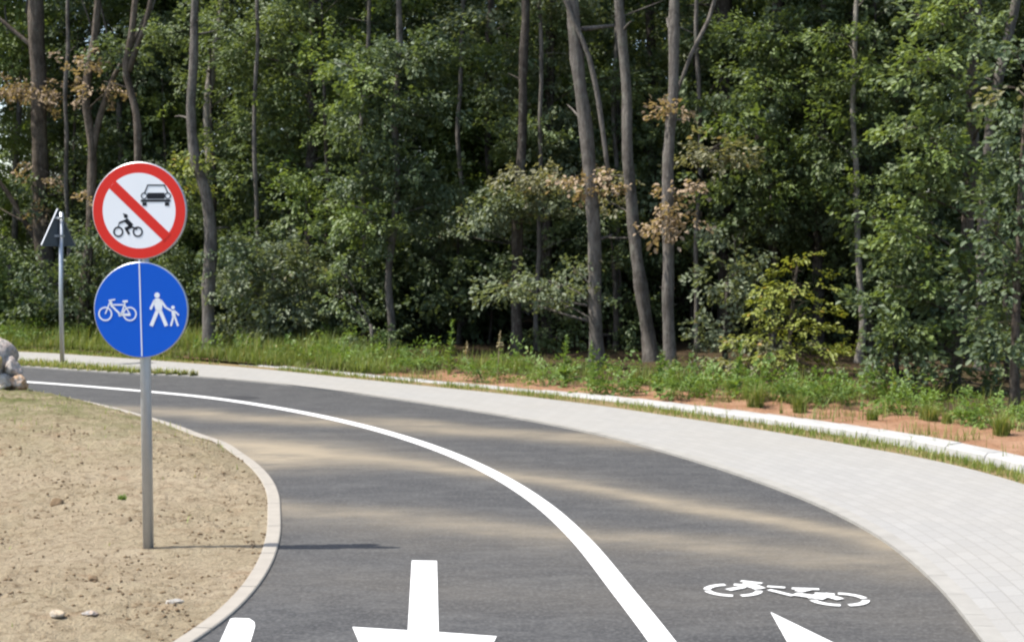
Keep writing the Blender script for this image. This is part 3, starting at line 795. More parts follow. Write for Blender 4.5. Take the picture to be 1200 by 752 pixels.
def tree(name, label, cat, trunk, blobs, leaf, bark='bark_grey', top=0.0, dens=24, tpl='fine', group=None, upper=None, extra=(), flat=False, scale=1.0, leaf2=None, blobs2=(), crown_name='crown'):
    """trunk: list of (x,y,z,r) in the world; top: height the trunk is carried on to; upper: crown above (list of dx,dy,z,r)"""
    x0, y0 = trunk[0][0], trunk[0][1]; z0 = zverge(x0, y0)
    root = empty(name, (x0, y0, z0)); tag(root, label, cat, group)
    loc = lambda p: (p[0]-x0, p[1]-y0, p[2]-z0)
    tr = [list(t) for t in trunk]; tr[0][2] = z0-0.25
    if top > tr[-1][2]:
        a, b = tr[-2], tr[-1]; n = max(2, int((top-b[2])/1.2)); sl = ((b[0]-a[0])/(b[2]-a[2]+1e-6), (b[1]-a[1])/(b[2]-a[2]+1e-6))
        px, py = b[0], b[1]
        for i in range(1, n+1):
            dz = (top-b[2])/n; px += sl[0]*dz*.5+random.uniform(-.08, .08); py += random.uniform(-.1, .1)
            tr.append([px, py, b[2]+dz*i, b[3]*(1-.8*i/n)])
    c = crom([tuple(t) for t in tr], 0.22 if len(tr) < 40 else .4)
    for i in range(len(c)):
        h = c[i][2]-z0
        c[i][0] += .055*mnoise.noise(Vector((x0*3, 0, c[i][2]*.9)))*min(1, max(0, h)); c[i][1] += .05*mnoise.noise(Vector((x0*3, 7, c[i][2]*.8))); c[i][3] *= 1+.9*math.exp(-max(0, h)/.16)*.5
    m = MB(); m.tube([loc(p) for p in c], [p[3]*.86*(1+.16*mnoise.noise(Vector((x0*5, 1, p[2]*2.2)))) for p in c], 12, .13)
    one = group is not None                       # copied trees: stem and limbs are one mesh
    if not one: m.build('trunk', M[bark], root, True)
    lm = m
    def attach(p, rel=.2):
        z = p[2]-rel*math.hypot(p[0]-x0, p[1]-y0)*.5-.2; i = int(np.argmin(np.abs(c[:, 2]-max(z, z0+.3)))); return c[i]
    allb = list(blobs)+list(blobs2)+[(x0+dx, y0+dy, z, r, r*.75) for dx, dy, z, r in (upper or [])]
    for b in allb:
        a = attach(b); lm = m if one else MB(); r0 = min(a[3]*.45, .006+.013*math.dist(a[:3], b[:3]))
        path = limb_path(loc(a), loc(b)); lm.tube(path, [r0*(1-.75*t/5) for t in range(6)], 6, .1)
        for _ in range(3):
            d = Vector((random.gauss(0, 1), random.gauss(0, 1), random.gauss(.2, .5))).normalized()
            e = Vector(loc(b))+Vector((d.x*b[3], d.y*b[3], d.z*b[4]))*.85
            lm.tube(limb_path(path[random.choice((3, 4, 5))], e, .1, 4), [r0*.4, r0*.3, r0*.2, r0*.1], 5, .1)
        if not one: lm.build('limb', M[bark], root, True)
    if top > 8 and not one:                                   # dead stubs and twigs low on the stem
        for _ in range(7):
            q = c[random.randrange(4, max(5, min(len(c)-1, 28)))]; a = random.random()*6.28; L_ = random.choice((.08, .12, .25, .5, .8)); r0 = q[3]*random.uniform(.12, .3)
            e = (q[0]+L_*math.cos(a), q[1]+L_*math.sin(a), q[2]+L_*random.uniform(-.1, .6)); lm = MB()
            lm.tube(limb_path(loc(q), loc(e), .1, 4), [r0, r0*.8, r0*.6, r0*.3], 5, .2).build('dead_twig', M[bark], root, True)
    for ex in extra:
        cc = crom(ex, .25); MB().tube([loc(p) for p in cc], [p[3] for p in cc], 7, .12).build('branch', M[bark], root, True)
    if one: m.build('trunk', M[bark], root, True)
    dens *= 4.6 if tpl == 'fine' else (2.2 if tpl == 'coarse' else 1.0)
    if upper: upper = [(dx+1.1, dy+1.6, z+.6, r*.85) for dx, dy, z, r in upper[::2]]
    L = lambda bs: [(b[0]-x0, b[1]-y0, b[2]-z0, b[3], b[4]) for b in bs]
    if blobs: crown(crown_name, L(blobs), tpl, M[leaf], root, dens, scale, flat)
    if blobs2: crown('dead_leaves' if leaf2 == 'brown' else 'crown', L(blobs2), tpl, M[leaf2], root, dens, scale, flat)
    if upper: crown('upper_crown', [(dx, dy, z-z0, r, r*.75) for dx, dy, z, r in upper], 'coarse', M[leaf if leaf not in ('brown', 'tan') else 'mid'], root, 5.5)
    return root


def up(n, z0=6.6, z1=11.5, sp=1.9, r=1.35, lean=(0, 0.5)):
    return [(random.uniform(-sp, sp)+lean[0], random.uniform(-sp, sp)+lean[1], z0+(z1-z0)*(i+random.random()*.6)/n, r*random.uniform(.8, 1.2)) for i in range(n)]


# ---- traced trunks along the edge of the wood, each with the foliage it carries
tree('woodland_tree', 'thick brown trunk at the far left with bark scars and a broken dead limb', 'tree',
     [(-9.151,28.6,0,0.21),(-9.218,28.6,1.045,0.202),(-9.261,28.6,2.555,0.185),(-9.279,28.6,4.555,0.177),(-9.297,28.6,6.542,0.168)], [], 'mid', 'bark_brown', 12, leaf2='brown',
     blobs2=[(-9.59,28.3,4.805,0.699,0.15),(-9.064,28.3,4.608,0.433,0.166),(-9.155,28.3,3.124,0.3,0.366),(-9.217,28.3,2.38,0.2,0.233)], dens=16, upper=up(5), extra=([(-9.258,28.6,1.683,0.057),(-9.569,28.6,2.186,0.05),(-9.928,28.6,2.805,0.044),(-10.387,28.6,3.39,0.034)], [(-9.279,28.6,5.55,0.05),(-9.674,28.6,5.881,0.042),(-10.249,28.6,6.377,0.034)]))
tree('woodland_tree', 'slim brown trunk forking upwards just left of the red ring sign', 'tree',
     [(-7.87,26.495,0,0.117),(-7.796,26.495,0.781,0.109),(-7.649,26.495,2.337,0.101),(-7.665,26.495,3.42,0.094),(-7.7,26.495,4.191,0.086),(-7.66,26.495,4.807,0.086),(-7.523,26.495,5.727,0.078),(-7.47,26.495,6.186,0.07)], [], 'mid', 'bark_brown', 11, leaf2='brown',
     blobs2=[(-7.707,26.3,5.058,0.309,0.186),(-7.253,26.3,4.555,0.34,0.093),(-7.435,26.3,2.563,0.248,0.186)], dens=16, upper=up(5), extra=([(-7.653,26.5,3.266,0.062),(-7.535,26.5,3.883,0.062),(-7.373,26.5,4.423,0.055),(-7.212,26.5,4.838,0.047),(-6.959,26.5,5.237,0.039),(-6.642,26.5,5.881,0.031),(-6.514,26.5,6.187,0.031)],))
tree('woodland_tree', 'slender forked trunk rising behind the top of the red ring sign', 'tree',
     [(-6.526,25.5,-0.177,0.09),(-6.519,25.5,1.565,0.09),(-6.541,25.5,3.355,0.083),(-6.617,25.5,4.394,0.075),(-6.701,25.5,4.764,0.075),(-6.618,25.5,5.428,0.068),(-6.566,25.5,6.017,0.06)], [(-6.204,25.8,2.546,0.455,0.455),(-6.926,25.8,5.173,0.379,0.304)], 'dark', 'bark_brown', 10, upper=up(4),
     extra=([(-6.686,25.5,4.779,0.06),(-6.546,25.5,5.207,0.052),(-6.393,25.5,5.576,0.045),(-6.267,25.5,6.164,0.045)],))
tree('woodland_tree', 'smooth grey trunk with a long S bend right of the twin round signs', 'tree',
     [(-4.834,23.093,0,0.115),(-4.81,23.093,1.035,0.115),(-4.812,23.093,2.12,0.109),(-4.861,23.093,2.593,0.102),(-5.005,23.093,3.065,0.095),(-5.065,23.093,3.737,0.088),(-5.07,23.093,4.541,0.082),(-5.036,23.093,5.21,0.075),(-5.004,23.093,5.61,0.068)], [(-5.137,23.2,3.071,0.3,0.328),(-5.222,23.2,2.773,0.218,0.218)], 'olive', 'bark_grey', 11, upper=up(5))
tree('woodland_tree', 'pale grey trunk standing close behind the S bent one', 'tree',
     [(-5.54,27,-0.224,0.111),(-5.553,27,1.557,0.103),(-5.583,27,3.295,0.095),(-5.601,27,4.552,0.095),(-5.481,27,5.491,0.095),(-5.363,27,6.271,0.095)], [(-5.339,27,3.925,0.413,0.381),(-5.546,27,5.335,0.318,0.381)], 'mid', 'bark_pale', 12, upper=up(5))
tree('woodland_tree', 'thin grey trunk half hidden under dense dark foliage left of the centre', 'tree',
     [(-1.862,22.55,0,0.073),(-1.886,22.55,0.652,0.073),(-1.923,22.55,1.183,0.066),(-1.8,22.55,2.11,0.066),(-1.821,22.55,3.558,0.06),(-1.762,22.55,4.997,0.053)], [(-1.707,22.5,4.729,0.728,0.529),(-2.234,22.5,4.403,0.556,0.45),(-1.421,22.5,3.816,0.635,0.529),(-2.106,22.5,3.554,0.596,0.529),(-1.714,22.5,2.833,0.728,0.556),(-2.374,22.5,2.701,0.503,0.45),(-1.188,22.5,2.504,0.556,0.529),(-1.982,22.5,1.911,0.662,0.424),(-1.247,22.5,4.729,0.529,0.529)], 'dark', 'bark_grey', 11,
     leaf2='bright', blobs2=[(-2.211,21.9,2.072,0.309,0.206),(-2.377,21.9,2.329,0.283,0.155),(-2.404,21.9,4.395,0.386,0.232),(-2.073,21.9,4.077,0.361,0.206)], upper=up(5), dens=22)
tree('woodland_tree', 'straight grey trunk under the grey green layered oak sprays in the centre', 'tree',
     [(0.079,22.201,0,0.098),(0.078,22.201,1.191,0.098),(0.091,22.201,2.233,0.091),(0.143,22.201,3.4,0.085),(0.181,22.201,4.689,0.078),(0.194,22.201,5.459,0.078)], [(0,21.6,2.446,0.584,0.216),(0.507,21.6,2.282,0.483,0.203),(-0.317,21.6,2.282,0.407,0.203)], 'grey', 'bark_dark', 11.5,
     leaf2='tan', blobs2=[(0.502,21.4,2.652,0.529,0.201),(0.125,21.4,2.777,0.428,0.151)], upper=up(1, 8.5), dens=34, flat=False)
tree('woodland_tree', 'stout dark trunk forking high up, with a thin dead pole leaning on it', 'tree',
     [(1.158,19.624,0,0.11),(1.132,19.624,0.788,0.11),(1.095,19.624,1.712,0.104),(1.035,19.624,2.63,0.104),(0.964,19.624,3.431,0.104),(0.893,19.624,4.228,0.104),(0.824,19.624,4.796,0.098),(0.777,19.624,5.362,0.092)], [(0.07,19.9,1.209,0.351,0.164),(0.468,19.9,1.267,0.375,0.14),(0.842,19.9,1.443,0.328,0.117),(0.328,19.9,0.986,0.304,0.105),(0.796,19.9,1.08,0.398,0.14),(-0.234,19.9,1.127,0.187,0.094)], 'grey', 'bark_grey', 12, leaf2='brown',
     blobs2=[(1.194,19.4,2.552,0.148,0.114),(1.023,19.4,2.643,0.16,0.091)], upper=up(1, 8.5), dens=34,
     extra=([(1.291,19.5,2.682,0.03),(1.209,19.5,3.307,0.034),(1.105,19.5,3.93,0.037),(1.001,19.5,4.325,0.034),(0.796,19.5,4.776,0.029),(0.624,19.5,5.226,0.029)], [(0.93,19.7,4.637,0.035),(1.148,19.7,4.751,0.028),(1.378,19.7,4.694,0.019)]))
tree('woodland_tree', 'grey trunk leaning to the left with a thickened foot, right of the forked one', 'tree',
     [(2.033,20.758,0,0.122),(1.919,20.758,0.736,0.11),(1.806,20.758,1.468,0.104),(1.717,20.758,2.32,0.098),(1.653,20.758,3.169,0.092),(1.6,20.758,4.134,0.085),(1.55,20.758,4.735,0.079),(1.499,20.758,5.214,0.073)], [(1.523,21.3,2.772,0.276,0.2),(1.399,21.3,2.399,0.226,0.175)], 'tan', 'bark_grey', 11, upper=up(1, 8.5))
tree('woodland_tree', 'straight grey trunk with orange dead leaves hanging at mid height', 'tree',
     [(2.083,18.976,0,0.089),(2.067,18.976,0.818,0.089),(2.051,18.976,1.711,0.089),(2.058,18.976,2.6,0.087),(2.074,18.976,3.594,0.084),(2.081,18.976,4.365,0.081),(2.089,18.976,4.913,0.078)], [], 'mid', 'bark_grey', 12, leaf2='brown',
     blobs2=[(2.152,18.8,2.086,0.265,0.122),(1.931,18.8,2.02,0.177,0.077),(2.072,18.8,2.46,0.155,0.066),(2.045,18.8,3.468,0.133,0.077)], upper=up(1, 8.5), dens=22, extra=([(2.154,19.1,3.718,0.022),(2.363,19.1,4.271,0.028),(2.583,19.1,4.713,0.028),(2.691,19.1,5.154,0.028)],))
tree('woodland_tree', 'dark trunk standing between and behind the two leaning grey trunks', 'tree',
     [(2.586,25.5,-0.132,0.105),(2.518,25.5,1.565,0.105),(2.465,25.5,3.058,0.105),(2.428,25.5,4.69,0.098),(2.406,25.5,6.017,0.09)], [(2.162,25.5,4.098,0.42,0.45),(2.262,25.5,5.133,0.39,0.375),(2.39,25.5,3.207,0.36,0.39)], 'mid', 'bark_dark', 12, upper=up(1, 8.5))
tree('woodland_tree', 'broad dark trunk right of the centre, its foot lost among dark shrubs', 'tree',
     [(3.567,24,-0.18,0.169),(3.54,24,1.573,0.169),(3.514,24,3.258,0.162),(3.503,24,4.653,0.155),(3.481,24,5.763,0.155)], [(3.408,23.8,4.214,0.504,0.42),(3.778,23.8,4.904,0.504,0.42),(3.263,23.8,5.042,0.448,0.364)], 'mid', 'bark_dark', 12,
     leaf2='tan', blobs2=[(2.834,20.6,3.097,0.436,0.206),(3.113,20.6,2.941,0.339,0.17),(2.594,20.6,2.917,0.291,0.145)], upper=up(1, 8.5))
tree('woodland_tree', 'dark trunk with a bare pale branch bending up to the right', 'tree',
     [(4.75,22.5,0.044,0.106),(4.76,22.5,1.581,0.106),(4.786,22.5,2.898,0.106),(4.814,22.5,3.946,0.099),(4.829,22.5,4.99,0.093),(4.836,22.5,5.509,0.093)], [(3.922,22,3.896,0.595,0.518),(4.059,22,3,0.569,0.44),(3.851,22,4.726,0.595,0.518),(4.39,22,2.164,0.44,0.388),(3.939,22,2.1,0.44,0.388),(4.36,22,5.171,0.518,0.388)], 'dark', 'bark_dark', 12, leaf2='bright', blobs2=[(3.619,21.4,4.891,0.504,0.277),(4.063,21.4,4.147,0.453,0.227),(3.506,21.4,3.463,0.428,0.227),(3.952,21.4,2.652,0.428,0.227),(4.322,21.4,3.214,0.327,0.201),(3.688,21.4,4.085,0.378,0.201)], upper=up(1, 8.5),  # bright lumps paint sunlit parts into the leaf colour
     extra=([(4.79,22.4,4.196,0.04),(4.905,22.4,4.391,0.04),(5.02,22.4,4.651,0.04),(5.095,22.4,4.975,0.034),(5.259,22.4,5.428,0.029)],))
tree('woodland_tree', 'slender pale trunk with a curved foot beside the yellow green shrub', 'tree',
     [(4.923,20.758,0,0.067),(4.993,20.758,0.245,0.061),(5.026,20.758,0.552,0.059),(4.996,20.758,1.041,0.055),(4.953,20.758,1.59,0.051),(4.917,20.758,2.563,0.049),(4.854,20.758,3.772,0.044),(4.865,20.758,4.855,0.039)], [(4.951,21,2.45,0.568,0.42),(4.733,21,3.186,0.544,0.445),(5.032,21,3.919,0.568,0.494),(4.778,21,4.649,0.544,0.494),(5.18,21,1.835,0.346,0.296)], 'mid', 'bark_pale', 9.5, leaf2='bright', blobs2=[(4.759,20.6,3.517,0.412,0.218),(4.932,20.6,4.235,0.436,0.242),(4.625,20.6,4.712,0.436,0.218),(4.83,20.6,2.617,0.364,0.194),(5.017,20.6,2.135,0.291,0.17)], upper=up(4))  # sunlight on this crown is coloured in by the bright lumps
tree('woodland_tree', 'dark leaning trunk wrapped in broad leafy branches in the right part of the wood', 'tree',
     [(5.029,16.6,-0.023,0.088),(5.107,16.6,0.635,0.088),(5.173,16.6,1.417,0.083),(5.21,16.6,2.196,0.078),(5.232,16.6,3.261,0.078),(5.255,16.6,4.223,0.073),(5.266,16.6,4.797,0.068)], [(4.429,16.4,1.95,0.444,0.328),(4.665,16.4,2.238,0.386,0.251),(4.318,16.4,1.613,0.328,0.232),(4.722,16.4,1.613,0.482,0.309),(4.458,16.4,1.18,0.424,0.251),(4.902,16.4,1.18,0.386,0.27),(4.899,16.4,2.669,0.502,0.328),(4.511,16.4,2.956,0.386,0.289),(5.06,16.4,3.433,0.482,0.328),(4.644,16.4,3.718,0.405,0.328),(5.117,16.4,4.098,0.444,0.289),(4.874,16.4,4.382,0.482,0.251),(4.619,16.4,0.745,0.444,0.212),(5.025,16.4,0.725,0.347,0.212),(4.43,16.4,0.405,0.367,0.212),(4.789,16.4,0.338,0.289,0.174)], 'mid', 'bark_brown', 10, upper=up(2, 7.2), dens=32, leaf2='bright', blobs2=[(4.253,16.1,1.974,0.341,0.189),(4.485,16.1,2.294,0.322,0.189),(4.404,16.1,1.284,0.341,0.17),(4.667,16.1,2.726,0.379,0.208),(4.333,16.1,3.008,0.341,0.189),(4.605,16.1,3.774,0.341,0.227),(4.784,16.1,4.379,0.341,0.17),(4.731,16.1,1.615,0.284,0.17),(4.458,16.1,0.81,0.341,0.152)])  # bright front lumps put sunlight into the leaf colour
tree('woodland_tree', 'slender straight trunk at the right margin of the picture', 'tree',
     [(5.03,14.401,0,0.055),(4.995,14.401,0.521,0.051),(5.003,14.401,1.031,0.047),(5.024,14.401,1.793,0.042),(5.043,14.401,2.635,0.038),(5.097,14.401,3.389,0.038),(5.159,14.401,4.138,0.034)], [(5.002,14.3,2.002,0.219,0.202),(4.927,14.3,1.456,0.185,0.168),(5.027,14.3,2.503,0.202,0.168),(4.974,14.3,0.698,0.185,0.135),(4.867,14.3,3.045,0.202,0.151),(4.935,14.3,0.993,0.202,0.151),(5.02,14.3,2.878,0.219,0.219),(4.94,14.3,3.625,0.252,0.219),(4.857,14.3,1.624,0.303,0.219),(4.728,14.3,1.288,0.252,0.202),(4.966,14.3,2.127,0.286,0.219),(4.701,14.3,1.918,0.219,0.168),(5.089,14.3,1.372,0.252,0.252),(5.152,14.3,2.545,0.286,0.252)], 'dark', 'bark_brown', 10, leaf2='tan',
     blobs2=[(5.102,14.8,3.315,0.157,0.078)], upper=up(4, 5.5), dens=26)
tree('woodland_tree', 'grey trunk leaning out to the upper right corner of the wood', 'tree',
     [(6.168,19,-0.058,0.089),(6.163,19,1.6,0.089),(6.197,19,2.933,0.084),(6.262,19,3.707,0.078),(6.385,19,4.313,0.073),(6.53,19,4.917,0.067)], [(6.171,18.8,2.537,0.398,0.31),(5.721,18.8,3.14,0.376,0.31),(6.301,18.8,4.666,0.332,0.221),(6.161,18.8,1.821,0.376,0.288),(6.085,18.8,1.048,0.332,0.288),(6.244,18.8,3.468,0.332,0.265),(6.146,18.8,4.068,0.288,0.221),(6.15,18.8,0.494,0.332,0.265)], 'dark', 'bark_grey', 10, upper=up(4))
tree('woodland_tree', 'dark straight trunk behind the grey green mounded shrub', 'tree',
     [(-3.508,25,-0.096,0.118),(-3.482,25,1.568,0.118),(-3.442,25,3.031,0.11),(-3.403,25,4.486,0.103),(-3.408,25,5.933,0.096)], [(-3.942,25,4.704,0.676,0.529),(-4.386,25,4.051,0.588,0.5),(-4.595,25,5.066,0.588,0.529),(-3.657,25,3.76,0.529,0.441),(-3.105,25,3.177,0.441,0.588),(-4.247,25,3.177,0.529,0.382),(-2.998,25,3.905,0.441,0.5),(-3.716,25,5.644,0.735,0.382),(-3.301,25,2.301,0.441,0.441)], 'mid', 'bark_dark', 12, upper=up(5))
tree('woodland_tree', 'thin bare trunk showing between the dark crowns left of the centre gap', 'tree',
     [(-0.414,27,-0.16,0.079),(-0.428,27,1.557,0.079),(-0.427,27,3.453,0.079),(-0.426,27,5.022,0.079),(-0.393,27,6.271,0.071)], [(-0.611,27.5,4.446,0.744,0.388),(-0.885,27.5,3.966,0.712,0.421),(-0.161,27.5,3.966,0.647,0.356),(-0.644,27.5,3.325,0.744,0.388),(-1.127,27.5,3.485,0.582,0.453),(-0.403,27.5,2.924,0.647,0.324)], 'bright', 'bark_dark', 11, upper=up(1, 9))
tree('woodland_tree', 'dark trunk just left of the leaning grey trunks, crowned with broad dark foliage', 'tree',
     [(0.566,24,-0.081,0.099),(0.578,24,1.573,0.099),(0.59,24,3.677,0.092),(0.629,24,5.763,0.085)], [(0.562,24,3.538,0.565,0.424),(0.701,24,4.235,0.536,0.367),(0.35,24,4.584,0.565,0.424),(0.843,24,3.328,0.48,0.367),(0.916,24,1.855,0.424,0.395),(0.564,24,1.714,0.424,0.339),(0.7,24,5.209,0.565,0.395)], 'dark', 'bark_dark', 12, upper=up(1, 8.5))

# thin bare stems in the shade between the traced trunks
for lab, tk in (('thin bare stem in the shade between the S bent trunk and the dark thicket', [(-4.334,24.5,-0.075,0.043),(-4.29,24.5,1.571,0.043),(-4.329,24.5,3.719,0.04),(-4.239,24.5,5.848,0.036)]),
                ('thin bare stem just left of the thin trunk under dark foliage', [(-2.477,24,-0.067,0.045),(-2.426,24,1.573,0.042),(-2.474,24,3.258,0.042),(-2.378,24,5.486,0.037)]),
                ('thin bare stem in the dark gap left of the straight grey trunk', [(-0.914,25,-0.111,0.05),(-0.867,25,1.568,0.047),(-0.907,25,3.614,0.044),(-0.859,25,5.933,0.041)]),
                ('thin bare stem right beside the straight grey trunk in the centre', [(0.38,23,-0.034,0.041),(0.405,23,1.579,0.041),(0.458,23,3.595,0.038),(0.429,23,5.594,0.035)]),
                ('thin bare stem in the shade between the forked trunk and the leaning trunk', [(1.727,24,-0.067,0.045),(1.763,24,1.573,0.042),(1.685,24,3.677,0.042),(1.734,24,5.763,0.037)]),
                ('thin bare stem right of the straight trunk with dead leaves', [(2.893,22.5,-0.01,0.045),(2.843,22.5,1.581,0.042),(2.896,22.5,3.554,0.04),(2.831,22.5,5.509,0.037)]),
                ('thin bare stem left of the bare pale branch', [(4.137,23,-0.02,0.046),(4.163,23,1.579,0.043),(4.077,23,3.595,0.041),(4.127,23,5.594,0.035)]),
                ('thin bare stem between the brown forked trunk and the thick brown trunk', [(-8.615,28,-0.163,0.049),(-8.556,28,1.552,0.049),(-8.584,28,4.007,0.046),(-8.482,28,6.441,0.041)])):
    tree('slender_trunk', lab, 'tree', tk, [], 'mid', 'bark_grey', 9)

# ---- saplings and shrubs at the edge of the wood
tree('shrub', 'yellow green shrub with flat layered branches and a fading foot, right of the centre', 'shrub', [(3.568,18.6,0.001,0.033),(3.574,18.6,0.507,0.028),(3.612,18.6,1.055,0.024),(3.652,18.6,1.471,0.016)],
     [(3.624,18.4,1.57,0.11,0.039),(3.561,18.4,1.419,0.203,0.044),(3.664,18.4,1.257,0.253,0.044),(3.462,18.4,1.192,0.22,0.039),(3.574,18.4,1.051,0.321,0.049),(3.741,18.4,0.888,0.287,0.044),(3.373,18.4,0.856,0.321,0.049),(3.596,18.4,0.682,0.439,0.049),(3.255,18.4,0.606,0.321,0.044),(3.856,18.4,0.498,0.338,0.049),(3.441,18.4,0.432,0.456,0.049),(3.12,18.4,0.291,0.338,0.049),(3.72,18.4,0.258,0.388,0.049)], 'olive', 'bark_brown', dens=140, tpl='layer', flat=True, leaf2='tan', blobs2=[(3.06,18.2,0.231,0.385,0.054),(3.271,18.2,0.554,0.321,0.043),(3.866,18.2,0.166,0.278,0.054)])
tree('shrub', 'grey green mounded shrub spreading right of the blue disc', 'shrub', [(-3.924,23.6,0.005,0.056),(-3.919,23.6,0.603,0.049),(-3.858,23.6,1.298,0.042)],
     [(-4.13,23.4,1.095,0.578,0.44),(-3.581,23.4,0.82,0.606,0.44),(-4.274,23.4,0.406,0.578,0.358),(-3.654,23.4,0.309,0.661,0.303),(-3.713,23.4,1.576,0.551,0.385),(-3.17,23.4,0.475,0.413,0.358),(-4.542,23.4,1.164,0.385,0.33),(-2.821,23.4,1.164,0.385,0.33),(-3.233,23.4,1.301,0.413,0.358),(-4.482,23.4,0.199,0.413,0.22)], 'grey', 'bark_grey', dens=30)
tree('shrub', 'light green bush catching the sun at the far left edge under the dead limb', 'shrub', [(-9.289,26.8,-0.083,0.063),(-9.277,26.8,0.613,0.055),(-9.295,26.8,1.401,0.047)],
     [(-9.326,26.8,1.401,0.504,0.347),(-8.986,26.8,1.007,0.41,0.378),(-9.542,26.8,0.771,0.631,0.441),(-9.185,26.8,0.455,0.631,0.347),(-8.165,26.8,1.086,0.284,0.378),(-7.412,26.8,0.849,0.284,0.441),(-10.091,26.8,0.928,0.631,0.631)], 'bright', 'bark_grey', dens=26)
tree('shrub', 'tall fresh green sapling filling the upper left corner behind the brown trunk', 'shrub', [(-10.252,30,-0.048,0.071),(-10.245,30,2.421,0.071),(-10.136,30,4.695,0.062)],
     [(-10.271,30,3.997,0.706,0.6),(-9.212,30,4.346,0.494,0.529),(-10.154,30,5.739,0.776,0.671),(-9.101,30,5.913,0.565,0.635),(-9.268,30,6.433,0.6,0.424),(-10.291,30,2.86,0.635,0.459),(-11.13,30,5.043,0.706,1.059),(-9.284,30,3.122,0.424,0.529),(-8.044,30,6.433,0.635,0.529)], 'bright', 'bark_grey', dens=20, upper=up(4))
tree('shrub', 'dark leafy sapling behind the slim forked trunk and the red ring sign', 'shrub', [(-7.861,29,-0.092,0.068),(-7.862,29,2.397,0.068),(-7.764,29,4.595,0.06)],
     [(-7.114,29,5.1,0.751,0.682),(-7.977,29,3.921,0.58,0.614),(-7.126,29,4.089,0.682,0.58),(-8.766,29,2.227,0.512,0.58),(-7.823,29,2.736,0.614,0.58),(-6.85,29,5.94,0.682,0.58),(-8.01,29,1.547,0.512,0.58),(-6.726,29,2.057,0.512,0.682),(-6.823,29,1.036,0.58,0.512)], 'dark', 'bark_grey', dens=20, upper=up(4))
tree('shrub', 'small mid green bush at the foot of the thin grey trunk', 'shrub', [(-2.109,21.8,-0.008,0.038),(-2.107,21.8,0.301,0.032),(-2.132,21.8,0.559,0.026)],
     [(-2.106,21.8,0.456,0.333,0.231),(-2.313,21.8,0.275,0.282,0.154),(-1.902,21.8,0.275,0.256,0.167),(-2.512,21.8,1.354,0.308,0.256),(-2.591,21.8,1.008,0.256,0.231)], 'mid', 'bark_grey', dens=30)
tree('shrub', 'dense dark thicket in the shade left of the centre', 'shrub', [(-1.327,25,-0.096,0.059),(-1.295,25,0.833,0.059),(-1.352,25,1.568,0.044)],
     [(-1.47,25,1.127,0.676,0.471),(-0.808,25,1.421,0.618,0.5),(-0.883,25,0.538,0.647,0.382),(-1.546,25,0.317,0.588,0.324),(-0.442,25,0.686,0.529,0.441),(-0.807,25,2.228,0.529,0.441)], 'dark', 'bark_dark', dens=22)
tree('shrub', 'shaded green sapling behind the stout dark trunk and the leaning trunk', 'shrub', [(1.655,23,-0.034,0.054),(1.652,23,0.631,0.047),(1.622,23,1.579,0.041)],
     [(1.622,23,1.579,0.406,0.379),(1.827,23,0.902,0.379,0.352),(1.558,23,0.428,0.433,0.298),(1.965,23,0.292,0.325,0.244),(0.881,23,0.36,0.379,0.271),(1.417,23,2.185,0.352,0.325),(0.542,23,0.292,0.379,0.216)], 'mid', 'bark_dark', dens=24)
tree('shrub', 'tall grey leaved shrub immediately right of the straight trunk with dead leaves', 'shrub', [(2.95,20,-0.009,0.047),(2.946,20,0.535,0.041),(2.964,20,1.242,0.035)],
     [(3.08,20,1.477,0.329,0.306),(2.883,20,1.065,0.4,0.329),(3.237,20,0.948,0.353,0.353),(2.769,20,0.594,0.4,0.306),(3.182,20,0.476,0.4,0.282),(3.351,20,1.477,0.282,0.282),(3.03,20,1.888,0.306,0.235)], 'grey', 'bark_dark', dens=28)
tree('shrub', 'dark leafy sapling between the broad dark trunk and the bare pale branch', 'shrub', [(3.866,23,-0.034,0.054),(3.855,23,1.173,0.047),(3.885,23,2.522,0.041)],
     [(3.373,23,2.455,0.46,0.433),(3.647,23,1.848,0.46,0.406),(3.041,23,1.579,0.406,0.487),(2.968,23,2.387,0.352,0.406),(3.092,23,3.996,0.406,0.406),(4.397,23,1.173,0.406,0.406),(5.141,23,1.173,0.406,0.406),(4.877,23,0.496,0.406,0.406)], 'dark', 'bark_dark', dens=22)
tree('shrub', 'deep green shrub low under the leafy right hand tree', 'shrub', [(4.305,16.2,-0.01,0.038),(4.3,16.2,0.373,0.033),(4.257,16.2,0.756,0.029)],
     [(4.195,16,0.815,0.301,0.188),(4.104,16,0.503,0.282,0.169),(4.344,16,0.219,0.282,0.151),(4.724,16,0.087,0.301,0.132),(5.14,16,0.626,0.245,0.282),(5.194,16,0.2,0.264,0.207),(4.003,16,1.098,0.226,0.169),(4.962,16,-0.065,0.245,0.094),(5.432,16,0.087,0.207,0.169)], 'dark', 'bark_dark', dens=28)
tree('shrub', 'olive tinted bush at the right margin between the slender trunk and the leafy tree', 'shrub', [(6.094,17.8,0.01,0.042),(6.081,17.8,0.768,0.037),(6.046,17.8,1.606,0.031)],
     [(6.029,17.8,0.768,0.272,0.356),(6.347,17.8,0.558,0.314,0.377),(5.983,17.8,0.348,0.23,0.251),(6.433,17.8,1.606,0.356,0.419)], 'mid', 'bark_dark', dens=24)
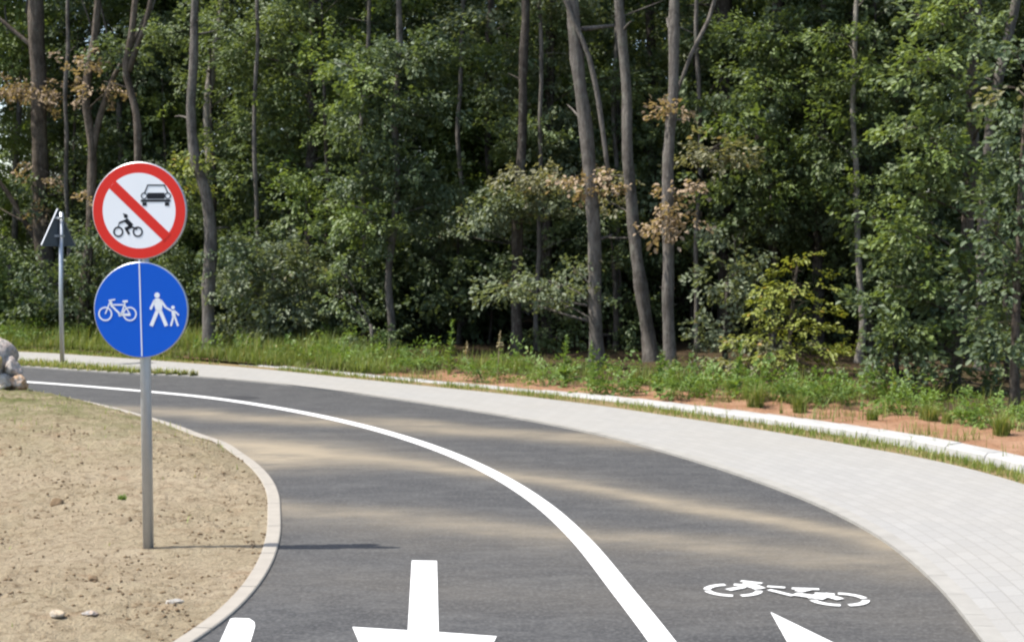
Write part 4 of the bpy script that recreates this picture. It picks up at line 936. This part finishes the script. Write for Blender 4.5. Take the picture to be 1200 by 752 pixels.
# the wood carries on beyond both margins of the picture
tree('woodland_tree', 'leafy tree just outside the left margin beyond the far left trunk', 'tree', [(-10.901,27,-0.032,0.175),(-10.837,27,3.138,0.159),(-10.821,27,6.271,0.143)], [(-10.733,27,4.396,0.953,0.953),(-11.249,27,2.349,0.953,0.953),(-10.472,27,1.557,0.794,0.635),(-11.673,27,4.709,0.953,0.953),(-11.444,27,0.605,0.953,0.635)], 'mid', 'bark_grey', 11, upper=up(5))
tree('woodland_tree', 'leafy tree just outside the right margin beyond the slender trunk', 'tree', [(5.913,14.5,-0.02,0.077),(5.854,14.5,2.048,0.068),(5.845,14.5,4.155,0.068)], [(5.88,14.5,1.623,0.426,0.426),(6.114,14.5,2.641,0.512,0.426),(5.679,14.5,3.148,0.341,0.341),(6.235,14.5,0.941,0.512,0.426),(5.923,14.5,3.652,0.512,0.341),(5.658,14.5,0.77,0.29,0.341)], 'mid', 'bark_grey', 10, upper=up(5, 5.5))

# ---- young growth filling the lit rim of the wood between the traced trees: four kinds, copied
def dup(rt, loc, rz, sc):
    r_ = rt.copy(); COL.objects.link(r_); r_.location = loc; r_.rotation_euler = (0, 0, rz); r_.scale = (sc,)*3
    for ch in list(rt.children):
        c_ = ch.copy(); COL.objects.link(c_); c_.parent = r_
    return r_


young = []
for i, lf in enumerate(('mid', 'dark', 'bright', 'mid', 'grey')):
    x, y = -5.5+2.7*i, 26.5+.7*(i % 2); zb_ = zverge(x, y)
    bl = [(x+random.gauss(0, .55), y+random.gauss(0, .5), zb_+.7+5.6*(k+random.random()*.7)/13, random.uniform(.42, .75), random.uniform(.32, .55)) for k in range(13)]
    young.append(tree('sapling', 'young leafy tree among the trunks a few steps inside the wood', 'tree', [(x, y, zb_, .05), (x+.1, y, zb_+2.5, .04), (x, y, zb_+5.5, .02)], bl, lf, 'bark_dark', dens=14, group='young trees inside the edge of the wood'))
ys = []
for gx in range(-9, 10):
    for (y, s_) in ((24.6, 1.55), (28.2, 1.7)):
        x = gx*s_*.62*y/24+random.uniform(-.5, .5); yy = y+random.uniform(-1.1, 1.1)-(max(0, x-2)*.62 if y < 26 else max(0, x-2)*.35)+(5.0 if x < -4.6 else 2.0 if x < -4 else 0)
        if abs(x) > .40*yy+1 or (abs(x+.9) < 1.1 and y < 26): continue
        ys.append((x, yy))
for i, (x, y) in enumerate(ys):
    dup(young[(i*3+random.randrange(2)) % 5], (x, y, zverge(x, y)), random.uniform(0, 6.28), random.uniform(.8, 1.2))

# low bushes in the shade, filling the floor of the wood
low = []
for i, lf in enumerate(('dark', 'dark', 'mid')):
    x, y = -3+2.6*i, 24.6; zb_ = zverge(x, y)
    bl = [(x+random.gauss(0, .5), y+random.gauss(0, .45), zb_+.3+1.5*random.random(), random.uniform(.35, .6), random.uniform(.25, .45)) for k in range(9)]
    low.append(tree('shrub', 'low leafy bush in the shade on the floor of the wood', 'shrub', [(x, y, zb_, .03), (x+.05, y, zb_+.8, .025), (x, y, zb_+1.6, .012)], bl, lf, 'bark_dark', dens=13, group='low bushes on the floor of the wood'))
for k in range(46):
    y = random.uniform(23.6, 29.5); x = random.uniform(-.34*y, .34*y)
    y += (2.5 if x < -4.5 else -max(0, x-2)*.75 if y < 26 else 0)
    if y < 16.5: continue
    dup(low[k % 3], (x, y, zverge(x, y)), random.uniform(0, 6.28), random.uniform(.8, 1.3))

# ---- the depth of the wood: five kinds of tree, copied
deep = []
for i, (lf, bk) in enumerate((('dark', 'bark_dark'), ('mid', 'bark_dark'), ('dark', 'bark_brown'), ('mid', 'bark_grey'), ('bright', 'bark_dark'))):
    x, y = -6+3*i, 32+(i % 3)*1.5; zb_ = zverge(x, y)
    trk = [(x, y, zb_, .13), (x+.1, y, zb_+3, .12), (x-.1+.1*i, y, zb_+6, .10)]
    bl = [(x+random.uniform(-1.7, 1.7), y+random.uniform(-1.5, 1.5), zb_+.9+8.6*(k+random.random()*.6)/15, random.uniform(.7, 1.15), random.uniform(.5, .8)) for k in range(15)]
    deep.append(tree('woodland_tree', 'leafy tree standing back in the shade, deep inside the wood', 'tree', trk, bl, lf, bk, 11, dens=6, tpl='coarse', scale=.75,
                     group='trees deep in the wood', upper=up(4, 7.5, 12.5, 1.8, 1.3, (-1, -1.5))))
spots = []
for gy in range(6):
    for gx in range(-7, 9):
        y = 27.0+gy*2.6+random.uniform(-.9, .9); x = gx*2.35*(1+.035*gy)+random.uniform(-.8, .8)
        if x < -4 and y < 31 + .0*x: continue
        if abs(x) > .43*y+3 or (-5 < x < 3 and y < 29) or -.050 < x/y < -.026: continue
        if y > 30 and any((x-d_.location.x)**2+(y-d_.location.y)**2 < 2.5 for d_ in deep): continue
        spots.append((x, y))
for x in np.arange(4.2, 13, 2.0): spots += [(x+random.uniform(-.5, .5), 23.6+random.uniform(-.6, .6)-max(0, (x-6)*.35))]
for i, (x, y) in enumerate(spots):
    dup(deep[i % 5], (x, y, zverge(x, y)), random.uniform(0, 6.28), random.uniform(.85, 1.15))


# ------------------------------------------------------------------ grass, weeds and tufts
def blades(name, pts, h, wd, mat, parent=None, bend=.5, label=None, kind='stuff', tbias=0.0):
    """pts (n,3); h, wd arrays"""
    n = len(pts); a = rng.random(n)*6.283; d = np.stack([np.cos(a), np.sin(a), np.zeros(n)], 1); s = np.stack([-np.sin(a), np.cos(a), np.zeros(n)], 1)
    b = bend*rng.random(n)[:, None]; H_ = h[:, None]; up_ = np.array([0, 0, 1.0]); wv = s*wd[:, None]/2
    p1 = pts+up_*H_*.55+d*H_*b*.3; p2 = pts+up_*H_*(1-.35*b)+d*H_*b
    V = np.stack([pts-wv, pts+wv, p1+wv*.8, p2, p1-wv*.8], 1).reshape(-1, 3)
    k = 5*np.arange(n)[:, None]; F = np.concatenate([k+np.array([0, 1, 2, 4]), k+np.array([4, 2, 3, 3])])
    F4 = F[:n]; F3 = F[n:, :3]
    me = bpy.data.meshes.new(name); me.vertices.add(5*n); me.vertices.foreach_set('co', V.astype(np.float32).ravel())
    li = np.concatenate([F4.ravel(), F3.ravel()]).astype(np.int32); me.loops.add(len(li)); me.loops.foreach_set('vertex_index', li)
    me.polygons.add(2*n); me.polygons.foreach_set('loop_start', np.r_[np.arange(0, 4*n, 4), 4*n+np.arange(0, 3*n, 3)].astype(np.int32))
    t = np.clip(rng.normal(.45+tbias, .24, n), 0, .89); t[rng.random(n) < .09+max(0, tbias)] = 1.0
    at = me.attributes.new('tint', 'FLOAT', 'POINT'); at.data.foreach_set('value', np.repeat(t, 5).astype(np.float32))
    me.update(calc_edges=True); me.materials.append(mat); o = link(bpy.data.objects.new(name, me)); o.parent = parent
    if kind: tag(o, label, 'grass', None, kind)
    return o


def near(c, p): q = c-np.array(p); return float(np.sqrt((q**2).sum(1).min()))


# thin grass in the joint between pavement and kerb
n = 14000; sel = np.where((pave_out[:, 1] > 4) & (pave_out[:, 0] > -13))[0]
po, kl = resample(pave_out, N), resample(kerb_line, N); sel = [i for i in range(N-1) if po[i][1] > 4 and po[i][0] > -13]
P_ = []; 
while len(P_) < n:
    i = random.choice(sel); t = random.betavariate(1.5, 1.2); f = random.random(); p = (po[i]*(1-f)+po[i+1]*f)*(1-t)+(kl[i]*(1-f)+kl[i+1]*f)*t
    if fbm(p[0], p[1], 1.1) + random.uniform(-.4, .4) < -.28: continue
    P_.append((p[0], p[1], .02))
P_ = np.array(P_); hh_ = .025+.075*rng.random(n)**1.6
blades('grass', P_, hh_, .005+.004*rng.random(n), M['grass'], label='short grass growing in the strip between pavement and white kerb', tbias=.05)

# rough grass behind the kerb, thick on the left and in patches on the red earth to the right
P_ = []; Hh = []; kL = len(kk)
while len(P_) < 52000:
    i = random.randrange(10, kL-1); d = random.random()**1.3*2.8; p = kk[i]+kn3[i]*d
    if p[0] < -14 or p[1] < 8 or (d > 2.0 and -2.5 < p[0] < 2.7): continue
    right = min(1, max(0, (p[0]+3.0)/2.5))
    nz = fbm(p[0], p[1], .75)*1.3+fbm(p[0], p[1], 2.6, 2)*.6
    if nz + random.uniform(-.15, .15) < -.55+right*(.85 if d < 1.6 else .6)+(.25*right if d < .35 else 0): continue
    if d < (0 if p[0] < -1.5 else .7 if p[0] < 1.5 else .3 if p[0] < 2.7 else 1.8) and random.random() < .88: continue
    P_.append((p[0], p[1], hverge(p[0], p[1], d)-.01)); Hh.append((.08+.34*random.random()**2.2)*(1.15 if d > .5 else .7)*(.92-.36*right)*(1+.5*max(-.7, min(.8, nz))))
P_ = np.array(P_); Hh = np.array(Hh)
blades('grass', P_, Hh, .004+.005*rng.random(len(P_)), M['grass'], label='rough sunlit grass on the verge between white kerb and wood', bend=.6)

n = 5200; P_ = []
while len(P_) < n:
    i = random.randrange(10, kL-1); d = random.uniform(-.16, 2.1); p = kk[i]+kn3[i]*d
    if p[0] < -6 or p[1] < 8: continue
    nz = fbm(p[0]+9, p[1], 1.6)+random.uniform(-.25, .25)
    if nz < (.28 if d > .05 else .30 if p[0] > -1 else -.1): continue
    P_.append((p[0], p[1], hverge(p[0], p[1], max(d, 0))-.01 if d > 0 else .05))
blades('grass', np.array(P_), .05+.16*rng.random(n)**2, .004+.004*rng.random(n), M['grass'], label='thin stray blades of grass scattered over the red earth and the kerb joint', bend=.8, tbias=.1)

# leafy weeds along the foot of the wood
P_ = []
while len(P_) < 1100:
    i = random.randrange(10, kL-1); d = random.uniform(.35, 2.9); p = kk[i]+kn3[i]*d
    lim_ = .35 if p[0] < -1.5 else .75 if p[0] < 1.5 else .45 if p[0] < 2.7 else 1.9
    if d < lim_ and random.random() < .93: continue
    if p[0] < -14 or p[1] < 9: continue
    right = min(1, max(0, (p[0]+3.0)/2.5))
    nz = fbm(p[0]+40, p[1], .7)*1.4
    if nz + random.uniform(-.2, .2) < -.1+(.35*right if d < 1.3 else -.2): continue
    if d > 2.2 and p[0] > -2: continue
    hg = random.random()**1.5*(.27 if d > 1 else .14)*(1.25 if p[0] < -2 else .8)
    for q in range(1+int(hg*8)):
        P_.append((p[0]+random.gauss(0, .06), p[1]+random.gauss(0, .06), hverge(p[0], p[1], d)+.02+hg*random.random()))
P_ = np.array(P_); n = len(P_); T = make_templates(18, .20, .042, .45)
Rm = rot_xyz(rng.random(n)*6.28, rng.normal(-.55, .35, n), rng.normal(0, .3, n)); s_ = rng.uniform(.7, 1.5, n)[:, None, None]
V = (np.einsum('nij,nkj->nki', Rm, T[rng.integers(0, 8, n)].reshape(n, -1, 3)*s_)+P_[:, None, :]).reshape(-1, 3)
nl = T.shape[1]; tl = np.clip(rng.normal(.45, .24, n*nl), 0, .89); tl[rng.random(n*nl) < .03] = 1
o = np_mesh('undergrowth', V, (LF[None]+6*np.arange(n*nl)[:, None, None]).reshape(-1, 4), M['weed'], tint=np.repeat(tl, 6))
tag(o, 'knee high leafy weeds along the foot of the wood', 'undergrowth', None, 'stuff')

# sparse dry grass over the soil bank, thicker towards its far edge
P_ = []
while len(P_) < 5200:
    i = random.randrange(100, 758); t = random.random()**1.6*.8; p = ki[i]*(1-t)+end[i]*t
    far = min(1, max(0, (p[1]-9.5)/5)); 
    if random.random() > .03+far*far*.97 or fbm(p[0], p[1], 1.5)+random.uniform(-.3, .3) < .12-.35*far: continue
    P_.append((p[0], p[1], soil_z(p[0], p[1])-.004))
P_ = np.array(P_); n = len(P_)
blades('grass', P_, .02+.055*rng.random(n)**1.5, .004+.004*rng.random(n), M['grass'], label='sparse short grass on the far part of the dry soil bank', tbias=.12, bend=.9)
# short grass strip between asphalt and pavement at the far left
P_ = []; rr = road_right[fr]; nn = inner[ii]
while len(P_) < 7000:
    i = random.randrange(len(rr)-1); t = random.random(); p = rr[i]*(1-t)+nn[i]*t
    if p[0] < -14: continue
    P_.append((p[0], p[1], .012))
P_ = np.array(P_); n = len(P_)
blades('grass', P_, .03+.09*rng.random(n)**1.5, .007+.005*rng.random(n), M['grass'], label='short grass strip between asphalt and pavement at the far left', tbias=.2, bend=.9)


def tuft(x, y, r, h, n, label, mat='grass', zf=zverge, name='grass_tuft', cat='grass tuft', group=None, tb=0.0, wd=.006):
    z = zf(x, y); a = rng.random(n)*6.28; q = r*rng.random(n)**.7
    pts = np.stack([x+q*np.cos(a)*.55, y+q*np.sin(a)*.55, np.full(n, z-.01)], 1)
    o = blades(name, pts-np.array([x, y, z]), h*rng.uniform(.45, 1.1, n), wd*rng.uniform(.7, 1.3, n), M[mat], None, .9, None, None, tb)
    o.location = (x, y, z); return tag(o, label, cat, group)


for (p, r, h, n, lab) in (([(4.297,12.661)][0], .12, .26, 260, 'pale green grass tuft alone on the red earth near the right margin'),
                          ([(3.943,13.671)][0], .17, .20, 300, 'wide green tuft on the red earth, second from the right margin'),
                          ([(4.04,13.404)][0], .08, .16, 140, 'small tuft touching the wide one on the red earth'),
                          ([(3.444,13.808)][0], .10, .15, 160, 'low tuft on the red earth left of the wide tuft'),
                          ([(2.888,14.463)][0], .13, .24, 240, 'tall grass tuft against the back of the white kerb, left of the low tuft'),
                          ([(2.514,14.934)][0], .15, .32, 280, 'dense tall tuft on the red earth below the tall grey leaved shrub')):
    tuft(p[0], p[1], r, h, n, lab, group='tufts on the red earth')
p = [(-2.584,9.54)][0]; tuft(p[0], p[1], .05, .055, 90, 'little bright green sprig alone on the dry soil left of the sign pole', 'weed', soil_z, 'sprig', 'plant')
p = [(3.53,11.188)][0]; tuft(p[0], p[1], .04, .10, 40, 'dark weed sprouting in front of the white kerb near the right margin', 'weed', lambda x, y: .02, 'weed_plant', 'plant')


def stalk(p, h, mat, label, leaves=True, lean=.05):
    x, y = p; z = zverge(x, y); root = empty('tall_weed', (x, y, z)); tag(root, label, 'weed')
    m = MB(); m.tube([(0, 0, -.05), (lean*h*.4, 0, h*.5), (lean*h, 0, h)], [.008, .007, .003], 6); m.build('stem', M[mat if mat == 'straw' else 'weed'], root)
    n = 70 if leaves else 30; t = rng.random(n); a = rng.random(n)*6.28
    Rm = rot_xyz(a, rng.normal(-.5 if leaves else .1, .3, n), rng.normal(0, .3, n)); s = (.11 if leaves else .05)*(1.15-.8*t)*rng.uniform(.7, 1.2, n)
    if not leaves: t = .65+.35*t
    V = np.einsum('nij,nkj->nki', Rm, leaf_unit(1, .4, .2)[None]*s[:, None, None])+np.stack([lean*h*t, 0*t, h*t], 1)[:, None, :]
    np_mesh('foliage' if leaves else 'seed_head', V.reshape(-1, 3), (LF[None]+6*np.arange(n)[:, None, None]).reshape(-1, 4), M[mat], root, np.repeat(rng.random(n)*.85, 6))
    return root


stalk([(-0.81,18.816)][0], .70, 'weed', 'upright green mullein stalk tallest among the weeds left of the centre')
stalk([(-0.183,18.194)][0], .62, 'straw', 'dry brown stalk with a bent head left of the straight grey trunk', False, .06)
stalk([(-0.573,18.688)][0], .45, 'straw', 'dry stalk standing just right of the green mullein', False, -.03)
stalk([(0.626,17.39)][0], .60, 'weed', 'tall leafy weed half way between the straight grey trunk and the stout dark one')
stalk([(0.965,16.857)][0], .55, 'weed', 'tall leafy weed at the foot of the stout dark trunk', True, -.08)
stalk([(2.443,15.792)][0], .62, 'weed', 'tall leafy weed in front of the tall grey leaved shrub', True, .1)
stalk([(1.622,16.164)][0], .50, 'weed', 'leafy weed before the leaning trunk with the thickened foot', True, .12)

def bush_weed(p, r, h, label):
    x, y = p; z = zverge(x, y); root = empty('weed_plant', (x, y, z)); tag(root, label, 'plant')
    T = TPL['layer']; n = int(40*r/.2); a = rng.random(n)*6.28; q = r*rng.random(n)**.6*.7
    Pp = np.stack([q*np.cos(a), q*np.sin(a), h*rng.random(n)**.8*(1-.5*q/r)], 1)
    Rm = rot_xyz(a, rng.normal(-.35, .35, n), rng.normal(0, .3, n)); s = rng.uniform(.35, .7, n)[:, None, None]*1.0
    V = (np.einsum('nij,nkj->nki', Rm, T[rng.integers(0, 8, n)].reshape(n, -1, 3)*s)+Pp[:, None, :]).reshape(-1, 3); nl = T.shape[1]
    np_mesh('foliage', V, (LF[None]+6*np.arange(n*nl)[:, None, None]).reshape(-1, 4), M['weed'], root, np.repeat(np.clip(rng.normal(.45, .25, n*nl), 0, .88), 6))
    m = MB()
    for k in range(6):
        b = random.random()*6.28; m.tube([(0, 0, -.04), (.3*r*math.cos(b), .3*r*math.sin(b), h*.4), (.6*r*math.cos(b), .6*r*math.sin(b), h*.8)], [.006, .005, .002], 5)
    m.build('stem', M['weed'], root)


for p, r, h, lab in (([(-0.354,18.194)][0], .22, .22, 'rounded green weed clump behind the kerb right of the dry stalks'),
                     ([(1.127,16.454)][0], .26, .16, 'broad leaved weed clump at the foot of the forked trunk'),
                     ([(0.413,17.5)][0], .24, .20, 'bright green weed clump right of the straight grey trunk'),
                     ([(2.781,15.438)][0], .32, .24, 'pale broad leaved weed clump below the yellow green shrub'),
                     ([(3.255,15.098)][0], .30, .20, 'green weed clump right below the yellow green shrub'),
                     ([(3.948,14.463)][0], .28, .20, 'weed clump in front of the deep green shrub on the right'),
                     ([(4.433,13.274)][0], .26, .20, 'leafy weed clump left of the slender trunk at the right margin'),
                     ([(1.912,15.792)][0], .28, .24, 'weed clump right of the straight trunk with dead leaves'),
                     ([(-1.255,19.345)][0], .26, .22, 'weed clump behind the kerb left of the green mullein'),
                     ([(-2.357,20.496)][0], .30, .25, 'bushy weed clump behind the kerb below the small mid green bush')):
    bush_weed(p, r, h, lab)
